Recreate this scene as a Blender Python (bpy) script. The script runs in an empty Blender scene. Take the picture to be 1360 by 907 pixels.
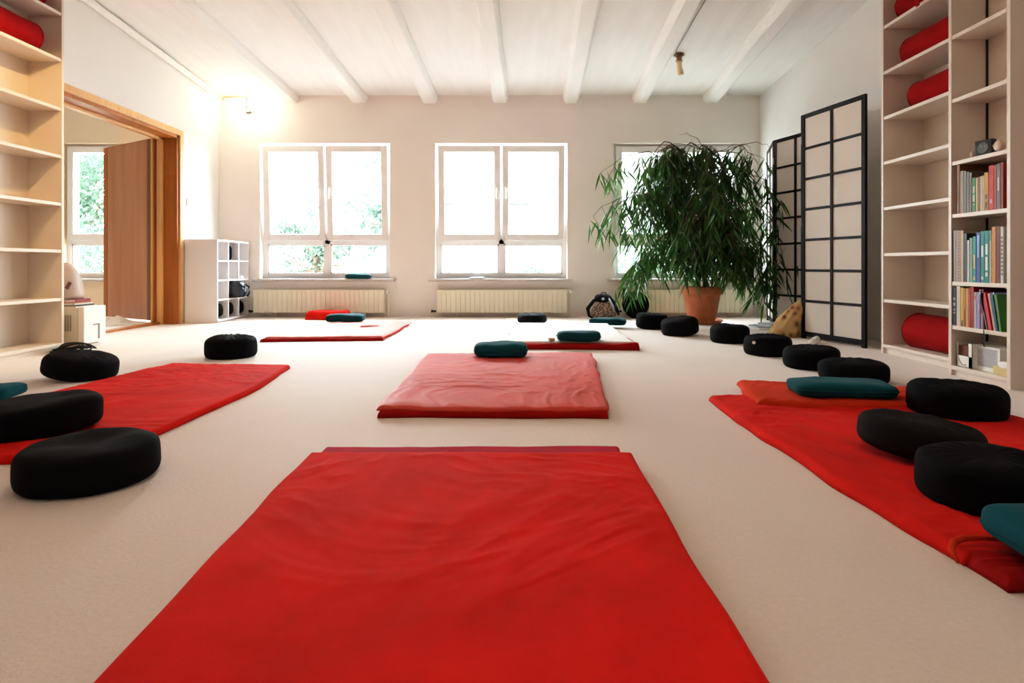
import bpy, bmesh, math, random
from mathutils import Vector, Matrix, noise
C = bpy.context.scene.collection
PI = math.pi
H, F, PX, HY = 0.62, 800.0, 680.0, 352.0      # eye height, focal length in px, principal column, horizon row
YB, XL, XR = 7.24, -3.52, 2.98                # back wall, left wall, right wall

def G(x, y, z=0.0):                           # pixel on a level at height z -> ground point
    Y = (H - z) * F / (y - HY)
    return ((x - PX) * Y / F, Y)
def ceil_z(y): return 2.66 + 0.078 * (YB - y)

# ------------------------------------------------------------------ materials
def newmat(name):
    m = bpy.data.materials.new(name); m.use_nodes = True
    nt = m.node_tree; b = nt.nodes['Principled BSDF']
    return m, nt, b
def link(nt, a, b): nt.links.new(a, b)
def coords(nt, scale=(1, 1, 1), kind='Object'):
    tc = nt.nodes.new('ShaderNodeTexCoord'); mp = nt.nodes.new('ShaderNodeMapping')
    mp.inputs['Scale'].default_value = scale
    link(nt, tc.outputs[kind], mp.inputs['Vector']); return mp.outputs[0]
def noise_node(nt, vec, scale, detail=4, rough=.55):
    n = nt.nodes.new('ShaderNodeTexNoise'); n.inputs['Scale'].default_value = scale
    n.inputs['Detail'].default_value = detail; n.inputs['Roughness'].default_value = rough
    link(nt, vec, n.inputs['Vector']); return n.outputs[0]
def ramp(nt, fac, stops):
    r = nt.nodes.new('ShaderNodeValToRGB')
    e = r.color_ramp.elements
    while len(e) < len(stops): e.new(.5)
    for i, (p, c) in enumerate(stops):
        e[i].position = p; e[i].color = (*c, 1)
    link(nt, fac, r.inputs[0]); return r.outputs[0]
def bump(nt, b, h, strength, dist=.01):
    n = nt.nodes.new('ShaderNodeBump'); n.inputs['Strength'].default_value = strength
    n.inputs['Distance'].default_value = dist
    link(nt, h, n.inputs['Height']); link(nt, n.outputs[0], b.inputs['Normal'])
def plain(name, col, rough=.5, metal=0, var=.06, vs=3, bs=0, bscale=60, bd=.002, sheen=0, scale=(1, 1, 1)):
    m, nt, b = newmat(name)
    v = coords(nt, scale)
    n = noise_node(nt, v, vs)
    lo = tuple(max(0, c * (1 - var)) for c in col); hi = tuple(min(1, c * (1 + var)) for c in col)
    link(nt, ramp(nt, n, [(.3, lo), (.7, hi)]), b.inputs['Base Color'])
    b.inputs['Roughness'].default_value = rough; b.inputs['Metallic'].default_value = metal
    if sheen:
        b.inputs['Sheen Weight'].default_value = sheen; b.inputs['Sheen Roughness'].default_value = .5
    if bs: bump(nt, b, noise_node(nt, v, bscale), bs, bd)
    return m
def wood(name, dark, light, scale=(30, 30, 1.2), rough=.4):
    m, nt, b = newmat(name)
    v = coords(nt, scale)
    n = noise_node(nt, v, 1.0, 6, .6)
    link(nt, ramp(nt, n, [(.25, dark), (.5, tuple((a + c) / 2 for a, c in zip(dark, light))), (.75, light)]), b.inputs['Base Color'])
    b.inputs['Roughness'].default_value = rough
    bump(nt, b, n, .1, .002); return m
def cloth(name, col, var=.15, sheen=.25, bs=.35):
    m, nt, b = newmat(name)
    v = coords(nt)
    n = noise_node(nt, v, 3.2, 6, .65)
    lo = tuple(c * (1 - var * 1.4) for c in col); hi = tuple(min(1, c * (1 + var)) for c in col)
    link(nt, ramp(nt, n, [(.3, lo), (.7, hi)]), b.inputs['Base Color'])
    b.inputs['Roughness'].default_value = .85
    b.inputs['Specular IOR Level'].default_value = .12
    b.inputs['Sheen Weight'].default_value = sheen; b.inputs['Sheen Roughness'].default_value = .4
    b.inputs['Sheen Tint'].default_value = (*[min(1, c + .35) for c in col], 1)
    bump(nt, b, noise_node(nt, v, 300, 2), bs, .001); return m

M = {}
M['wall'] = plain('wall_paint', (.86, .805, .76), .9, var=.015, bs=.12, bscale=35, bd=.003)
M['wall_side'] = plain('side_wall_paint', (.82, .805, .79), .9, var=.015, bs=.12, bscale=35, bd=.003)
M['wall_warm'] = plain('next_room_paint', (.80, .68, .50), .9, var=.02)
M['ceiling'] = plain('whitewashed_boards', (.90, .89, .875), .85, var=.03, vs=4, bs=.25, bscale=9, bd=.01, scale=(3, .4, 1))
M['beam'] = plain('whitewashed_beam', (.91, .90, .885), .75, var=.03, bs=.35, bscale=7, bd=.012, scale=(4, .6, 4))
M['shelf'] = plain('white_laminate', (.74, .66, .575), .45, var=.01)
M['cube'] = plain('white_cube_laminate', (.86, .84, .84), .4, var=.01)
M['pvc'] = plain('white_window_frame', (.90, .885, .88), .3, var=.01)
M['radiator'] = plain('cream_enamel', (.80, .745, .60), .35, var=.015)
M['sill'] = plain('speckled_stone', (.55, .50, .46), .5, var=.35, vs=160)
M['blackm'] = plain('black_plastic', (.012, .012, .014), .4, var=.1)
M['white'] = plain('white_plastic', (.85, .84, .80), .35, var=.01)
M['cream'] = plain('cream_plastic', (.74, .69, .60), .4, var=.02)
M['beige'] = plain('beige_plastic', (.40, .32, .28), .45, var=.03)
M['grille'] = plain('grey_slots', (.25, .24, .22), .6)
M['metal'] = plain('brushed_metal', (.6, .6, .6), .3, 1)
M['brass'] = plain('warm_brass', (.75, .62, .35), .35, .8)
M['paper'] = plain('white_paper', (.84, .83, .80), .8, var=.03)
M['bluepaper'] = plain('blue_grey_paper', (.42, .50, .58), .6, var=.1)
M['frame_wood'] = wood('orange_pine', (.28, .085, .012), (.44, .155, .028), scale=(14, 14, .9))
M['frame_light'] = wood('pale_pine', (.55, .29, .11), (.72, .42, .18))
M['leaf_wood'] = wood('pinkish_brown_veneer', (.36, .145, .07), (.52, .25, .15), scale=(9, 9, .7), rough=.3)
M['dark_wood'] = wood('dark_brown_wood', (.12, .045, .018), (.20, .08, .03))
M['lacquer'] = plain('black_lacquer', (.006, .0055, .006), .6, var=.2)
M['lacquer'].node_tree.nodes['Principled BSDF'].inputs['Specular IOR Level'].default_value = .2
M['terracotta'] = plain('terracotta', (.46, .155, .065), .75, var=.18, vs=7, bs=.2, bscale=40)
M['soil'] = plain('dark_soil', (.04, .025, .015), 1, bs=1, bscale=40, bd=.01)
M['bark'] = plain('grey_brown_bark', (.115, .07, .045), .9, var=.4, vs=20, bs=.5, bscale=30)
M['black'] = cloth('black_velour', (.0045, .0045, .006), .25, .0)
M['charcoal'] = cloth('charcoal_velour', (.013, .0115, .0115), .2, .0)
M['navy'] = cloth('navy_fabric', (.012, .016, .032), .3, .06)
M['teal'] = cloth('teal_fabric', (.008, .085, .108), .15, .12)
M['teal_dark'] = cloth('dark_teal_fabric', (.008, .062, .072), .15, .15)
M['red'] = cloth('red_fleece', (.63, .014, .006), .14, .06)
M['red_deep'] = cloth('deep_red_fleece', (.33, .007, .005), .15, .04)
M['orange'] = cloth('orange_red_fleece', (.56, .042, .009), .12, .06)
M['salmon'] = cloth('glare_washed_red_fleece', (.56, .045, .022), .10, .2)  # salmon tone has the window glare on the red painted in
M['pink'] = cloth('glare_paled_red_fleece', (.70, .16, .12), .10, .5)  # red paled in the colour to imitate overexposure near the window
M['crimson'] = cloth('crimson_cotton', (.42, .010, .035), .15, .1)
M['sheet'] = cloth('glare_whitened_cotton', (.84, .81, .76), .04, .2)  # whitish colour paints in the blown-out light on the mat top
M['bolster'] = cloth('red_bolster_cotton', (.30, .004, .005), .15, .05)
M['strap'] = cloth('black_webbing', (.01, .01, .012), .2, .1)

def mat_carpet():
    m, nt, b = newmat('cream_carpet')
    v = coords(nt)
    n1 = noise_node(nt, v, 1.3, 3); n2 = noise_node(nt, v, 90, 3, .7)
    mx = nt.nodes.new('ShaderNodeMath'); mx.operation = 'ADD'; link(nt, n1, mx.inputs[0]); link(nt, n2, mx.inputs[1])
    hf = nt.nodes.new('ShaderNodeMath'); hf.operation = 'MULTIPLY'; link(nt, mx.outputs[0], hf.inputs[0]); hf.inputs[1].default_value = .5
    link(nt, ramp(nt, hf.outputs[0], [(.35, (.655, .535, .445)), (.65, (.735, .615, .525))]), b.inputs['Base Color'])
    b.inputs['Roughness'].default_value = .68; b.inputs['Specular IOR Level'].default_value = .6; b.inputs['Sheen Weight'].default_value = .45
    bump(nt, b, n2, .5, .004); return m
M['carpet'] = mat_carpet()
def mat_paper_screen():
    m, nt, b = newmat('rice_paper')
    b.inputs['Base Color'].default_value = (.87, .82, .76, 1); b.inputs['Roughness'].default_value = .8
    tr = nt.nodes.new('ShaderNodeBsdfTranslucent'); tr.inputs[0].default_value = (.8, .74, .66, 1)
    mx = nt.nodes.new('ShaderNodeMixShader'); mx.inputs[0].default_value = .3
    link(nt, b.outputs[0], mx.inputs[1]); link(nt, tr.outputs[0], mx.inputs[2])
    link(nt, mx.outputs[0], nt.nodes['Material Output'].inputs[0])
    bump(nt, b, noise_node(nt, coords(nt), 30, 5), .1, .002); return m
M['rice'] = mat_paper_screen()
def mat_leaf(name, c1, c2, trans, spec=.5):
    m, nt, b = newmat(name)
    g = nt.nodes.new('ShaderNodeNewGeometry')
    col = ramp(nt, g.outputs['Random Per Island'], [(0, c1), (1, c2)])
    link(nt, col, b.inputs['Base Color']); b.inputs['Roughness'].default_value = .35
    b.inputs['Specular IOR Level'].default_value = spec
    tr = nt.nodes.new('ShaderNodeBsdfTranslucent'); link(nt, col, tr.inputs[0])
    mx = nt.nodes.new('ShaderNodeMixShader'); mx.inputs[0].default_value = trans
    link(nt, b.outputs[0], mx.inputs[1]); link(nt, tr.outputs[0], mx.inputs[2])
    link(nt, mx.outputs[0], nt.nodes['Material Output'].inputs[0]); return m
for k_ in ('salmon', 'pink', 'sheet'):
    b_ = M[k_].node_tree.nodes['Principled BSDF']; b_.inputs['Roughness'].default_value = .62; b_.inputs['Specular IOR Level'].default_value = .5
M['leaf'] = mat_leaf('glossy_ficus_leaf', (.010, .038, .010), (.065, .17, .03), .4)
M['tree_leaf'] = mat_leaf('garden_leaf', (.045, .085, .055), (.11, .17, .125), .5, .1)
M['tree_leaf_pale'] = mat_leaf('pale_garden_leaf', (.035, .062, .045), (.085, .125, .095), .5, .1)
def mat_glass():
    m, nt, b = newmat('window_glass')
    t = nt.nodes.new('ShaderNodeBsdfTransparent'); t.inputs[0].default_value = (.97, .99, .98, 1)
    g = nt.nodes.new('ShaderNodeBsdfGlossy'); g.inputs['Roughness'].default_value = .02
    mx = nt.nodes.new('ShaderNodeMixShader'); mx.inputs[0].default_value = .05
    link(nt, t.outputs[0], mx.inputs[1]); link(nt, g.outputs[0], mx.inputs[2])
    link(nt, mx.outputs[0], nt.nodes['Material Output'].inputs[0]); return m
M['glass'] = mat_glass()
def mat_pattern(name, cols, scale):
    m, nt, b = newmat(name)
    v = nt.nodes.new('ShaderNodeTexVoronoi'); v.inputs['Scale'].default_value = scale
    link(nt, coords(nt), v.inputs['Vector'])
    link(nt, ramp(nt, v.outputs['Distance'], cols), b.inputs['Base Color'])
    b.inputs['Roughness'].default_value = .8; return m
M['leopard'] = mat_pattern('mottled_brown_print', [(.15, (.012, .01, .01)), (.42, (.10, .06, .04)), (.65, (.30, .21, .15))], 55)
M['camo'] = mat_pattern('tan_leafy_print', [(.18, (.13, .06, .03)), (.36, (.40, .24, .10)), (.7, (.52, .35, .16))], 16)
M['lampglow'] = None
def mat_emit(name, col, s):
    m, nt, b = newmat(name); b.inputs['Emission Color'].default_value = (*col, 1); b.inputs['Emission Strength'].default_value = s
    b.inputs['Base Color'].default_value = (*col, 1)
    return m
M['lampglow'] = mat_emit('halogen_bulb', (1, .86, .6), 40)
colour_cache = {}
def cmat(col, rough=.55):
    k = (col, rough)
    if k not in colour_cache: colour_cache[k] = plain('book_cloth_%d' % len(colour_cache), col, rough, var=.08, vs=14)
    return colour_cache[k]

# ------------------------------------------------------------------ mesh helpers
def box(bm, x0, x1, y0, y1, z0, z1, mtx=None, bev=0):
    v = [bm.verts.new((x, y, z)) for z in (z0, z1) for y in (y0, y1) for x in (x0, x1)]
    fs = [bm.faces.new([v[i] for i in q]) for q in ((0, 2, 3, 1), (4, 5, 7, 6), (0, 1, 5, 4), (2, 6, 7, 3), (0, 4, 6, 2), (1, 3, 7, 5))]
    if bev:
        es = list({e for f in fs for e in f.edges})
        r = bmesh.ops.bevel(bm, geom=es, offset=bev, segments=2, affect='EDGES', profile=.6)
        v = list({w for f in r['faces'] for w in f.verts} | {w for w in v if w.is_valid})
    if mtx is not None:
        for w in v: w.co = mtx @ w.co
    return v
def tube(bm, pts, radii, seg=8, caps=True):
    pts = [Vector(p) for p in pts]
    if not isinstance(radii, (list, tuple)): radii = [radii] * len(pts)
    rings = []; up = Vector((0, 0, 1))
    n0 = None
    for i, p in enumerate(pts):
        t = (pts[min(i + 1, len(pts) - 1)] - pts[max(i - 1, 0)]).normalized()
        if n0 is None:
            n0 = t.cross(up) if abs(t.dot(up)) < .95 else t.cross(Vector((1, 0, 0)))
        n0 = (n0 - t * n0.dot(t)).normalized(); b0 = t.cross(n0)
        rings.append([bm.verts.new(p + (n0 * math.cos(a) + b0 * math.sin(a)) * radii[i]) for a in [2 * PI * k / seg for k in range(seg)]])
    for a, b in zip(rings, rings[1:]):
        for k in range(seg): bm.faces.new((a[k], a[(k + 1) % seg], b[(k + 1) % seg], b[k]))
    if caps:
        bm.faces.new(list(reversed(rings[0]))); bm.faces.new(rings[-1])
def lathe(bm, prof, seg=32, c=(0, 0, 0)):
    rings = []
    for r, z in prof:
        rings.append([bm.verts.new((c[0] + r * math.cos(a), c[1] + r * math.sin(a), c[2] + z)) for a in [2 * PI * k / seg for k in range(seg)]] if r > 1e-5 else [bm.verts.new((c[0], c[1], c[2] + z))])
    for a, b in zip(rings, rings[1:]):
        if len(a) == 1 and len(b) == 1: continue
        for k in range(seg):
            k2 = (k + 1) % seg
            if len(a) == 1: bm.faces.new((a[0], b[k2], b[k]))
            elif len(b) == 1: bm.faces.new((a[k], a[k2], b[0]))
            else: bm.faces.new((a[k], a[k2], b[k2], b[k]))
def sellip(bm, rx, ry, rz, e1=.4, e2=.5, c=(0, 0, 0), nz=.0, seed=0, nu=40, nv=20, mtx=None, fn=None):
    s = lambda v, e: math.copysign(abs(v) ** e, v)
    rows = []
    vs = []
    for j in range(nv + 1):
        ph = -PI / 2 + PI * j / nv
        row = []
        for i in range(nu):
            th = 2 * PI * i / nu
            x = rx * s(math.cos(ph), e1) * s(math.cos(th), e2); y = ry * s(math.cos(ph), e1) * s(math.sin(th), e2); z = rz * s(math.sin(ph), e1)
            p = Vector((x, y, z))
            if nz: p += Vector([noise.noise(Vector((x, y, z)) * 7 + Vector((seed * 3.1, k * 9.7, 0))) * nz for k in range(3)])
            if fn: p = fn(p, th, ph)
            if mtx is not None: p = mtx @ p
            row.append(p + Vector(c))
            if j in (0, nv): break
        vs.append([bm.verts.new(p) for p in row])
    for a, b in zip(vs, vs[1:]):
        for k in range(nu):
            k2 = (k + 1) % nu
            if len(a) == 1: bm.faces.new((a[0], b[k2], b[k]))
            elif len(b) == 1: bm.faces.new((a[k], a[k2], b[0]))
            else: bm.faces.new((a[k], a[k2], b[k2], b[k]))
def obj(name, bm, m, parent=None, smooth=False, loc=(0, 0, 0), rz=0):
    me = bpy.data.meshes.new(name); bmesh.ops.recalc_face_normals(bm, faces=bm.faces); bm.to_mesh(me); bm.free()
    if smooth:
        for p in me.polygons: p.use_smooth = True
    for mm in (m if isinstance(m, (list, tuple)) else [m]): me.materials.append(mm)
    o = bpy.data.objects.new(name, me); C.objects.link(o); o.location = loc; o.rotation_euler = (0, 0, rz)
    if parent: o.parent = parent
    return o
def tag(o, label, cat, group=None):
    o['label'] = label; o['category'] = cat
    if group: o['group'] = group
    return o
def thing(name, label, cat, loc=(0, 0, 0), rz=0, group=None):
    o = bpy.data.objects.new(name, None); C.objects.link(o); o.location = loc; o.rotation_euler = (0, 0, rz)
    o.empty_display_size = .1
    return tag(o, label, cat, group)
def struct(name, label, cat, bm=None, m=None, loc=(0, 0, 0)):
    o = obj(name, bm, m, loc=loc) if bm else thing(name, label, cat, loc)
    tag(o, label, cat); o['kind'] = 'structure'; return o
def B(*boxes, bev=0):
    bm = bmesh.new()
    for b in boxes: box(bm, *b, bev=bev)
    return bm

# ------------------------------------------------------------------ room shell
T = .30
Z1 = 3.9
WZ0, WZ1 = .457, 2.085
wins = {1: (-3.03, -1.466), 2: (-.922, .665), 3: (1.222, 2.79), 4: (-5.42, -3.86)}
struct('floor', 'cream wall-to-wall carpet floor', 'floor', B((-7.2, 3.6, -3.0, YB + .02, -.1, 0)), M['carpet'])
def wall_with_holes(bm, x0, x1, holes):
    xs = x0
    for a, b in sorted(holes):
        box(bm, xs, a, YB, YB + T, 0, Z1); box(bm, a, b, YB, YB + T, 0, WZ0); box(bm, a, b, YB, YB + T, WZ1, Z1); xs = b
    box(bm, xs, x1, YB, YB + T, 0, Z1)
bm = bmesh.new(); wall_with_holes(bm, -3.64, 3.6, [wins[1], wins[2], wins[3]])
struct('wall_back', 'off-white back wall with three windows', 'wall', bm, M['wall'])
bm = bmesh.new(); wall_with_holes(bm, -7.2, -3.64, [wins[4]])
struct('wall_back_next_room', 'warm cream window wall of the room beyond the doorway', 'wall', bm, M['wall_warm'])
DY0, DY1, DZ = 4.45, 6.36, 1.985
struct('wall_left', 'white left wall with a wide doorway', 'wall',
       B((XL - .24, XL, DY1, YB, 0, Z1), (XL - .24, XL, DY0, DY1, DZ, Z1), (XL - .24, XL, -3, DY0, 0, Z1)), M['wall_side'])
struct('wall_right', 'white right wall behind the folding screen and shelves', 'wall', B((XR, XR + .2, -3, YB, 0, Z1)), M['wall_side'])
struct('wall_front', 'plain wall behind the viewer', 'wall', B((-7.2, 3.6, -3.2, -3.0, 0, Z1)), M['wall_side'])
struct('wall_far_left', 'far left wall of the room beyond the doorway', 'wall', B((-7.4, -7.2, -3.2, YB + T, 0, Z1)), M['wall_warm'])
# sloping board ceiling
bm = bmesh.new()
za, zb = ceil_z(YB + .3), ceil_z(-3.2)
pts = [(-7.4, YB + .3, za), (3.7, YB + .3, za), (3.7, -3.2, zb), (-7.4, -3.2, zb)]
lo = [bm.verts.new(p) for p in pts]; hi = [bm.verts.new((p[0], p[1], p[2] + .15)) for p in pts]
bm.faces.new(lo); bm.faces.new(hi)
for i in range(4): bm.faces.new((lo[i], lo[(i + 1) % 4], hi[(i + 1) % 4], hi[i]))
struct('ceiling', 'whitewashed board ceiling sloping down to the windows', 'ceiling', bm, M['ceiling'])
# seams between ceiling boards are shallow grooves: thin strips
for i, xb in enumerate([-2.66, -1.84, -.986, -.136, .715, 1.54, 2.39]):
    bm = bmesh.new(); rng = random.Random(i); rows = []
    n = 40
    for k in range(n + 1):
        y = YB - .001 - (YB + 2.9) * k / n
        x = xb - .035 * (YB - y)
        w = .098 + .012 * noise.noise(Vector((y * 1.3, i * 5, 0))); zc = ceil_z(y)
        wb = w * .80; d = .095 + .012 * noise.noise(Vector((y * 1.7, i * 3 + 40, 0)))
        wo = .01 * noise.noise(Vector((y * .9, i * 8, 7)))
        prof = [(-w, .02), (-w, -d * .45), (-wb, -d * .85), (-wb * .8, -d), (wb * .8, -d), (wb, -d * .85), (w, -d * .45), (w, .02)]
        rows.append([bm.verts.new((x + wo + a, y, zc + b)) for a, b in prof])
    for a, b in zip(rows, rows[1:]):
        for k in range(7): bm.faces.new((a[k], a[k + 1], b[k + 1], b[k]))
    bm.faces.new(rows[0]); bm.faces.new(rows[-1])
    nth = ['leftmost, next to the corner lamp', 'second from the left', 'third from the left', 'middle one, nearly straight overhead', 'third from the right', 'second from the right, beside the wooden lamp holder', 'rightmost, near the folding screen'][i]
    struct('trim_%d' % (i + 1), 'white painted rough ceiling beam, ' + nth, 'beam', bm, M['beam'])
# conduit/cove along the left wall under the ceiling
bm = bmesh.new()
tube(bm, [(XL + .035, 7.0, ceil_z(7.0) - .045), (XL + .035, 0, ceil_z(0) - .045)], .035, 10)
struct('trim_8', 'white pipe-like moulding along the top of the left wall', 'trim', bm, M['beam'])

# ------------------------------------------------------------------ windows
WLAB = {1: 'white double window on the left of the back wall above the left radiator', 2: 'white double window in the middle of the back wall',
        3: 'white double window behind the big potted plant', 4: 'white window of the room beyond the doorway'}
def window(n, tilt):
    x0, x1 = wins[n]; w = struct('window_%d' % n, WLAB[n], 'window', loc=(x0, YB + .10, WZ0))
    W = x1 - x0; Hh = WZ1 - WZ0; f = .05; d = .07
    bm = B((0, f, 0, d, 0, Hh), (W - f, W, 0, d, 0, Hh), (f, W - f, 0, d, 0, f), (f, W - f, 0, d, Hh - f * .8, Hh),
           (W / 2 - .03, W / 2 + .03, 0, d, f, Hh - f * .8), (f, W - f, 0, d, .42, .48))
    obj('window_frame', bm, M['pvc'], w)
    for a, b in ((f, W / 2 - .03), (W / 2 + .03, W - f)):
        obj('glazing_bead', B((a, a + .02, .01, .06, f, .42), (b - .02, b, .01, .06, f, .42), (a, b, .01, .06, f, f + .02), (a, b, .01, .06, .40, .42)), M['pvc'], w)
        obj('lower_pane', B((a + .02, b - .02, .03, .036, f + .02, .40)), M['glass'], w)
    for k, (a, b) in enumerate(((f - .015, W / 2 - .012), (W / 2 + .012, W - f + .015))):
        s = bpy.data.objects.new('sash', None)
        sw, sh, t = b - a, Hh - .03 - .465, .075
        bm = B((0, t, -.05, .0, 0, sh), (sw - t, sw, -.05, .0, 0, sh), (t, sw - t, -.05, .0, 0, t), (t, sw - t, -.05, .0, sh - t, sh), bev=.006)
        so = obj('sash', bm, M['pvc'], w, loc=(a, 0, .465)); so.rotation_euler = (tilt, 0, 0)
        obj('pane', B((t - .005, sw - t + .005, -.03, -.024, t - .005, sh - t + .005)), M['glass'], so)
        hx = sw - t / 2 if k == 0 else t / 2
        hb = bmesh.new(); box(hb, hx - .014, hx + .014, -.062, -.05, sh * .52, sh * .52 + .07, bev=.004)
        tube(hb, [(hx, -.062, sh * .52 + .035), (hx, -.095, sh * .52 + .035), (hx, -.1, sh * .52 - .09)], .011, 8)
        obj('handle', hb, M['pvc'], so)
    obj('window_sill', B((-.08, W + .06, -.16, .03, -.033, .0), bev=.006), M['sill'], w)
window(1, math.radians(4)); window(2, math.radians(4)); window(3, 0); window(4, 0)

# ------------------------------------------------------------------ door
dr = struct('door_1', 'orange-brown wooden doorway with its brown door standing open into the next room', 'door', loc=(XL, DY1, 0))
a = .06
bm = B((0, .02, 0, a, 0, DZ + a), (0, .02, -(DY1 - DY0) - a, -(0), DZ, DZ + a), (0, .02, -(DY1 - DY0) - a, -(DY1 - DY0), 0, DZ), bev=.004)
obj('architrave', bm, M['frame_light'], dr)
bm = B((-.24, 0, -.03, 0, 0, DZ), (-.24, 0, -(DY1 - DY0), -(DY1 - DY0) + .03, 0, DZ), (-.24, 0, -(DY1 - DY0), 0, DZ - .03, DZ))
obj('door_lining', bm, M['frame_wood'], dr)
bm = B((-.20, -.14, -.055, -.03, 0, DZ - .03), (-.20, -.14, -(DY1 - DY0) + .03, -.03, DZ - .055, DZ - .03), (-.262, -.24, -.06, .05, 0, DZ + .04), (-.262, -.24, -(DY1 - DY0), .05, DZ, DZ + .05), bev=.004)
obj('door_stop', bm, M['frame_light'], dr)
obj('threshold', B((-.235, -.165, -(DY1 - DY0), -.03, 0, .022), bev=.004), M['frame_wood'], dr)
hx, hy = -3.80, 6.42; ex, ey = -4.70, 6.98
ang = math.atan2(ey - hy, ex - hx); L = math.hypot(ex - hx, ey - hy)
bm = B((0, L, -.02, .02, .03, 1.965), bev=.003)
leaf = obj('door_leaf', bm, M['leaf_wood'], dr, loc=(hx - XL, hy - DY1, 0), rz=ang)
obj('edge_strip', B((L - .001, L + .012, -.024, .024, .03, 1.965), (0, L, -.021, .021, 1.963, 1.972)), M['frame_wood'], leaf)
obj('stile', B((L - .07, L, .0205, .024, .03, 1.965)), M['frame_wood'], leaf)
obj('rebate_strip', B((-.03, .11, .018, .03, .03, 1.965)), M['dark_wood'], leaf)
for z in (.25, 1.0, 1.75):
    hb = bmesh.new(); tube(hb, [(-.02, .035, z), (-.02, .035, z + .1)], .009, 8); obj('hinge', hb, M['metal'], leaf, smooth=True)
sw = obj('light_switch', B((0, .012, -.04, .04, -.04, .04), bev=.004), M['white'], loc=(XL, 6.55, 1.30)); tag(sw, 'small white light switch on the left wall beside the door frame', 'switch')
obj('rocker', B((.012, .018, -.025, .025, -.028, .028), bev=.003), M['white'], sw)

# ------------------------------------------------------------------ radiators
def radiator(x0, x1, label, valve=True):
    W = x1 - x0; r = thing('radiator', label, 'radiator', ((x0 + x1) / 2, YB - .11, .055), group='cream radiators under the windows')
    bm = bmesh.new(); n = 27; zt = .27
    box(bm, -W / 2, W / 2, .03, .07, .012, zt - .012)
    for k in range(n):
        x = -W / 2 + W * (k + .5) / n
        box(bm, x - W / n * .44, x + W / n * .44, 0, .03, .0, zt, bev=.005)
    box(bm, -W / 2, W / 2, .007, .03, .005, zt - .005); box(bm, -W / 2, W / 2, .012, .03, 0, .02); box(bm, -W / 2, W / 2, .012, .03, zt - .02, zt)
    obj('rib_panel', bm, M['radiator'], r)
    bm = B((-W / 2 - .006, -W / 2, 0, .08, 0, zt), (W / 2, W / 2 + .006, 0, .08, 0, zt), (-W / 2, W / 2, .03, .08, zt, zt + .005), bev=.002)
    obj('side_cover', bm, M['radiator'], r)
    for s in (-.35, .35): obj('wall_bracket', B((s * W - .02, s * W + .02, .07, .108, .05, zt - .03), (s*W-.01, s*W+.01, .05, .08, -.055, .05)), M['radiator'], r)
    bm = bmesh.new(); tube(bm, [(W / 2, .04, zt - .03), (W / 2 + .035, .04, zt - .03)], .01, 8); tube(bm, [(W / 2 + .05, .04, zt - .03), (W / 2 + .05, .04, -.054)], .007, 8)
    obj('pipe', bm, M['radiator'], r)
    bm = bmesh.new(); tube(bm, [(W / 2 + .03, .04, zt - .02), (W / 2 + .05, .0, zt - .02), (W / 2 + .052, -.035, zt - .02)], [.014, .022, .022], 12)
    obj('thermostat_knob', bm, M['white'], r, smooth=True)
    bm = bmesh.new(); tube(bm, [(-W / 2, .04, .015), (-W / 2 - .06, .04, .015)], .012, 8); box(bm, -W / 2 - .072, -W / 2 - .055, .025, .055, .0, .032, bev=.004)
    obj('bottom_valve', bm, M['blackm'], r)
radiator(-3.06, -1.52, 'cream ribbed radiator under the left window')
radiator(-.89, .65, 'cream ribbed radiator under the middle window')
radiator(1.31, 2.80, 'cream ribbed radiator behind the potted plant')

# ------------------------------------------------------------------ bookcases
def bookcase(name_label, xf, xb, y0, y1, zs, top, zbase):
    s = 1 if xf > xb else -1                       # +1 opens to +X
    c = thing('bookcase', name_label, 'bookcase', ((xf + xb) / 2, (y0 + y1) / 2, 0))
    D = abs(xf - xb) / 2; W = (y1 - y0) / 2; t = .022
    def P(n, *b, bev=.0015): return obj(n, B(*[(min(q[0] * s, q[1] * s), max(q[0] * s, q[1] * s)) + q[2:] for q in b], bev=bev), M['shelf'], c)
    P('side_panel', (-D, D, W - t, W, 0, top)); P('side_panel', (-D, D, -W, -W + t, 0, top))
    P('back_panel', (-D, -D + .006, -W + t, W - t, 0, top))
    P('top_panel', (-D + .006, D - .002, -W + t, W - t, top - t, top))
    for z in zs: P('shelf', (-D + .006, D - .004, -W + t, W - t, z - t, z))
    P('base_shelf', (-D + .006, D, -W + t, W - t, zbase - t, zbase)); P('plinth', (D - .035, D - .015, -W + t, W - t, 0, zbase - t))
    return c
bookcase('tall white bookcase at the left edge with red bolsters on its upper shelves', -3.25, -3.50, 3.57, 4.37, [2.44, 2.109, 1.754, 1.412, 1.069, .731, .383], 2.75, .06)
bookcase('tall white bookcase on the right with red bolsters next to the folding screen', 2.61, 2.90, 3.46, 4.257, [2.62, 2.30, 1.98, 1.661, 1.346, 1.025, .7035, .3805], 2.85, .065)
bookcase('narrow white bookcase at the right edge filled with books', 2.478, 2.69, 2.995, 3.42, [2.26, 1.912, 1.554, 1.202, .906, .527, .281], 2.6, .055)

nb = bpy.data.objects['bookcase.002']
gp = obj('back_gap', B((.088, .0995, .1855, .1900, .06, 2.5)), M['blackm'], nb); gp['label'] = 'dark gap along the back corner'
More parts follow.
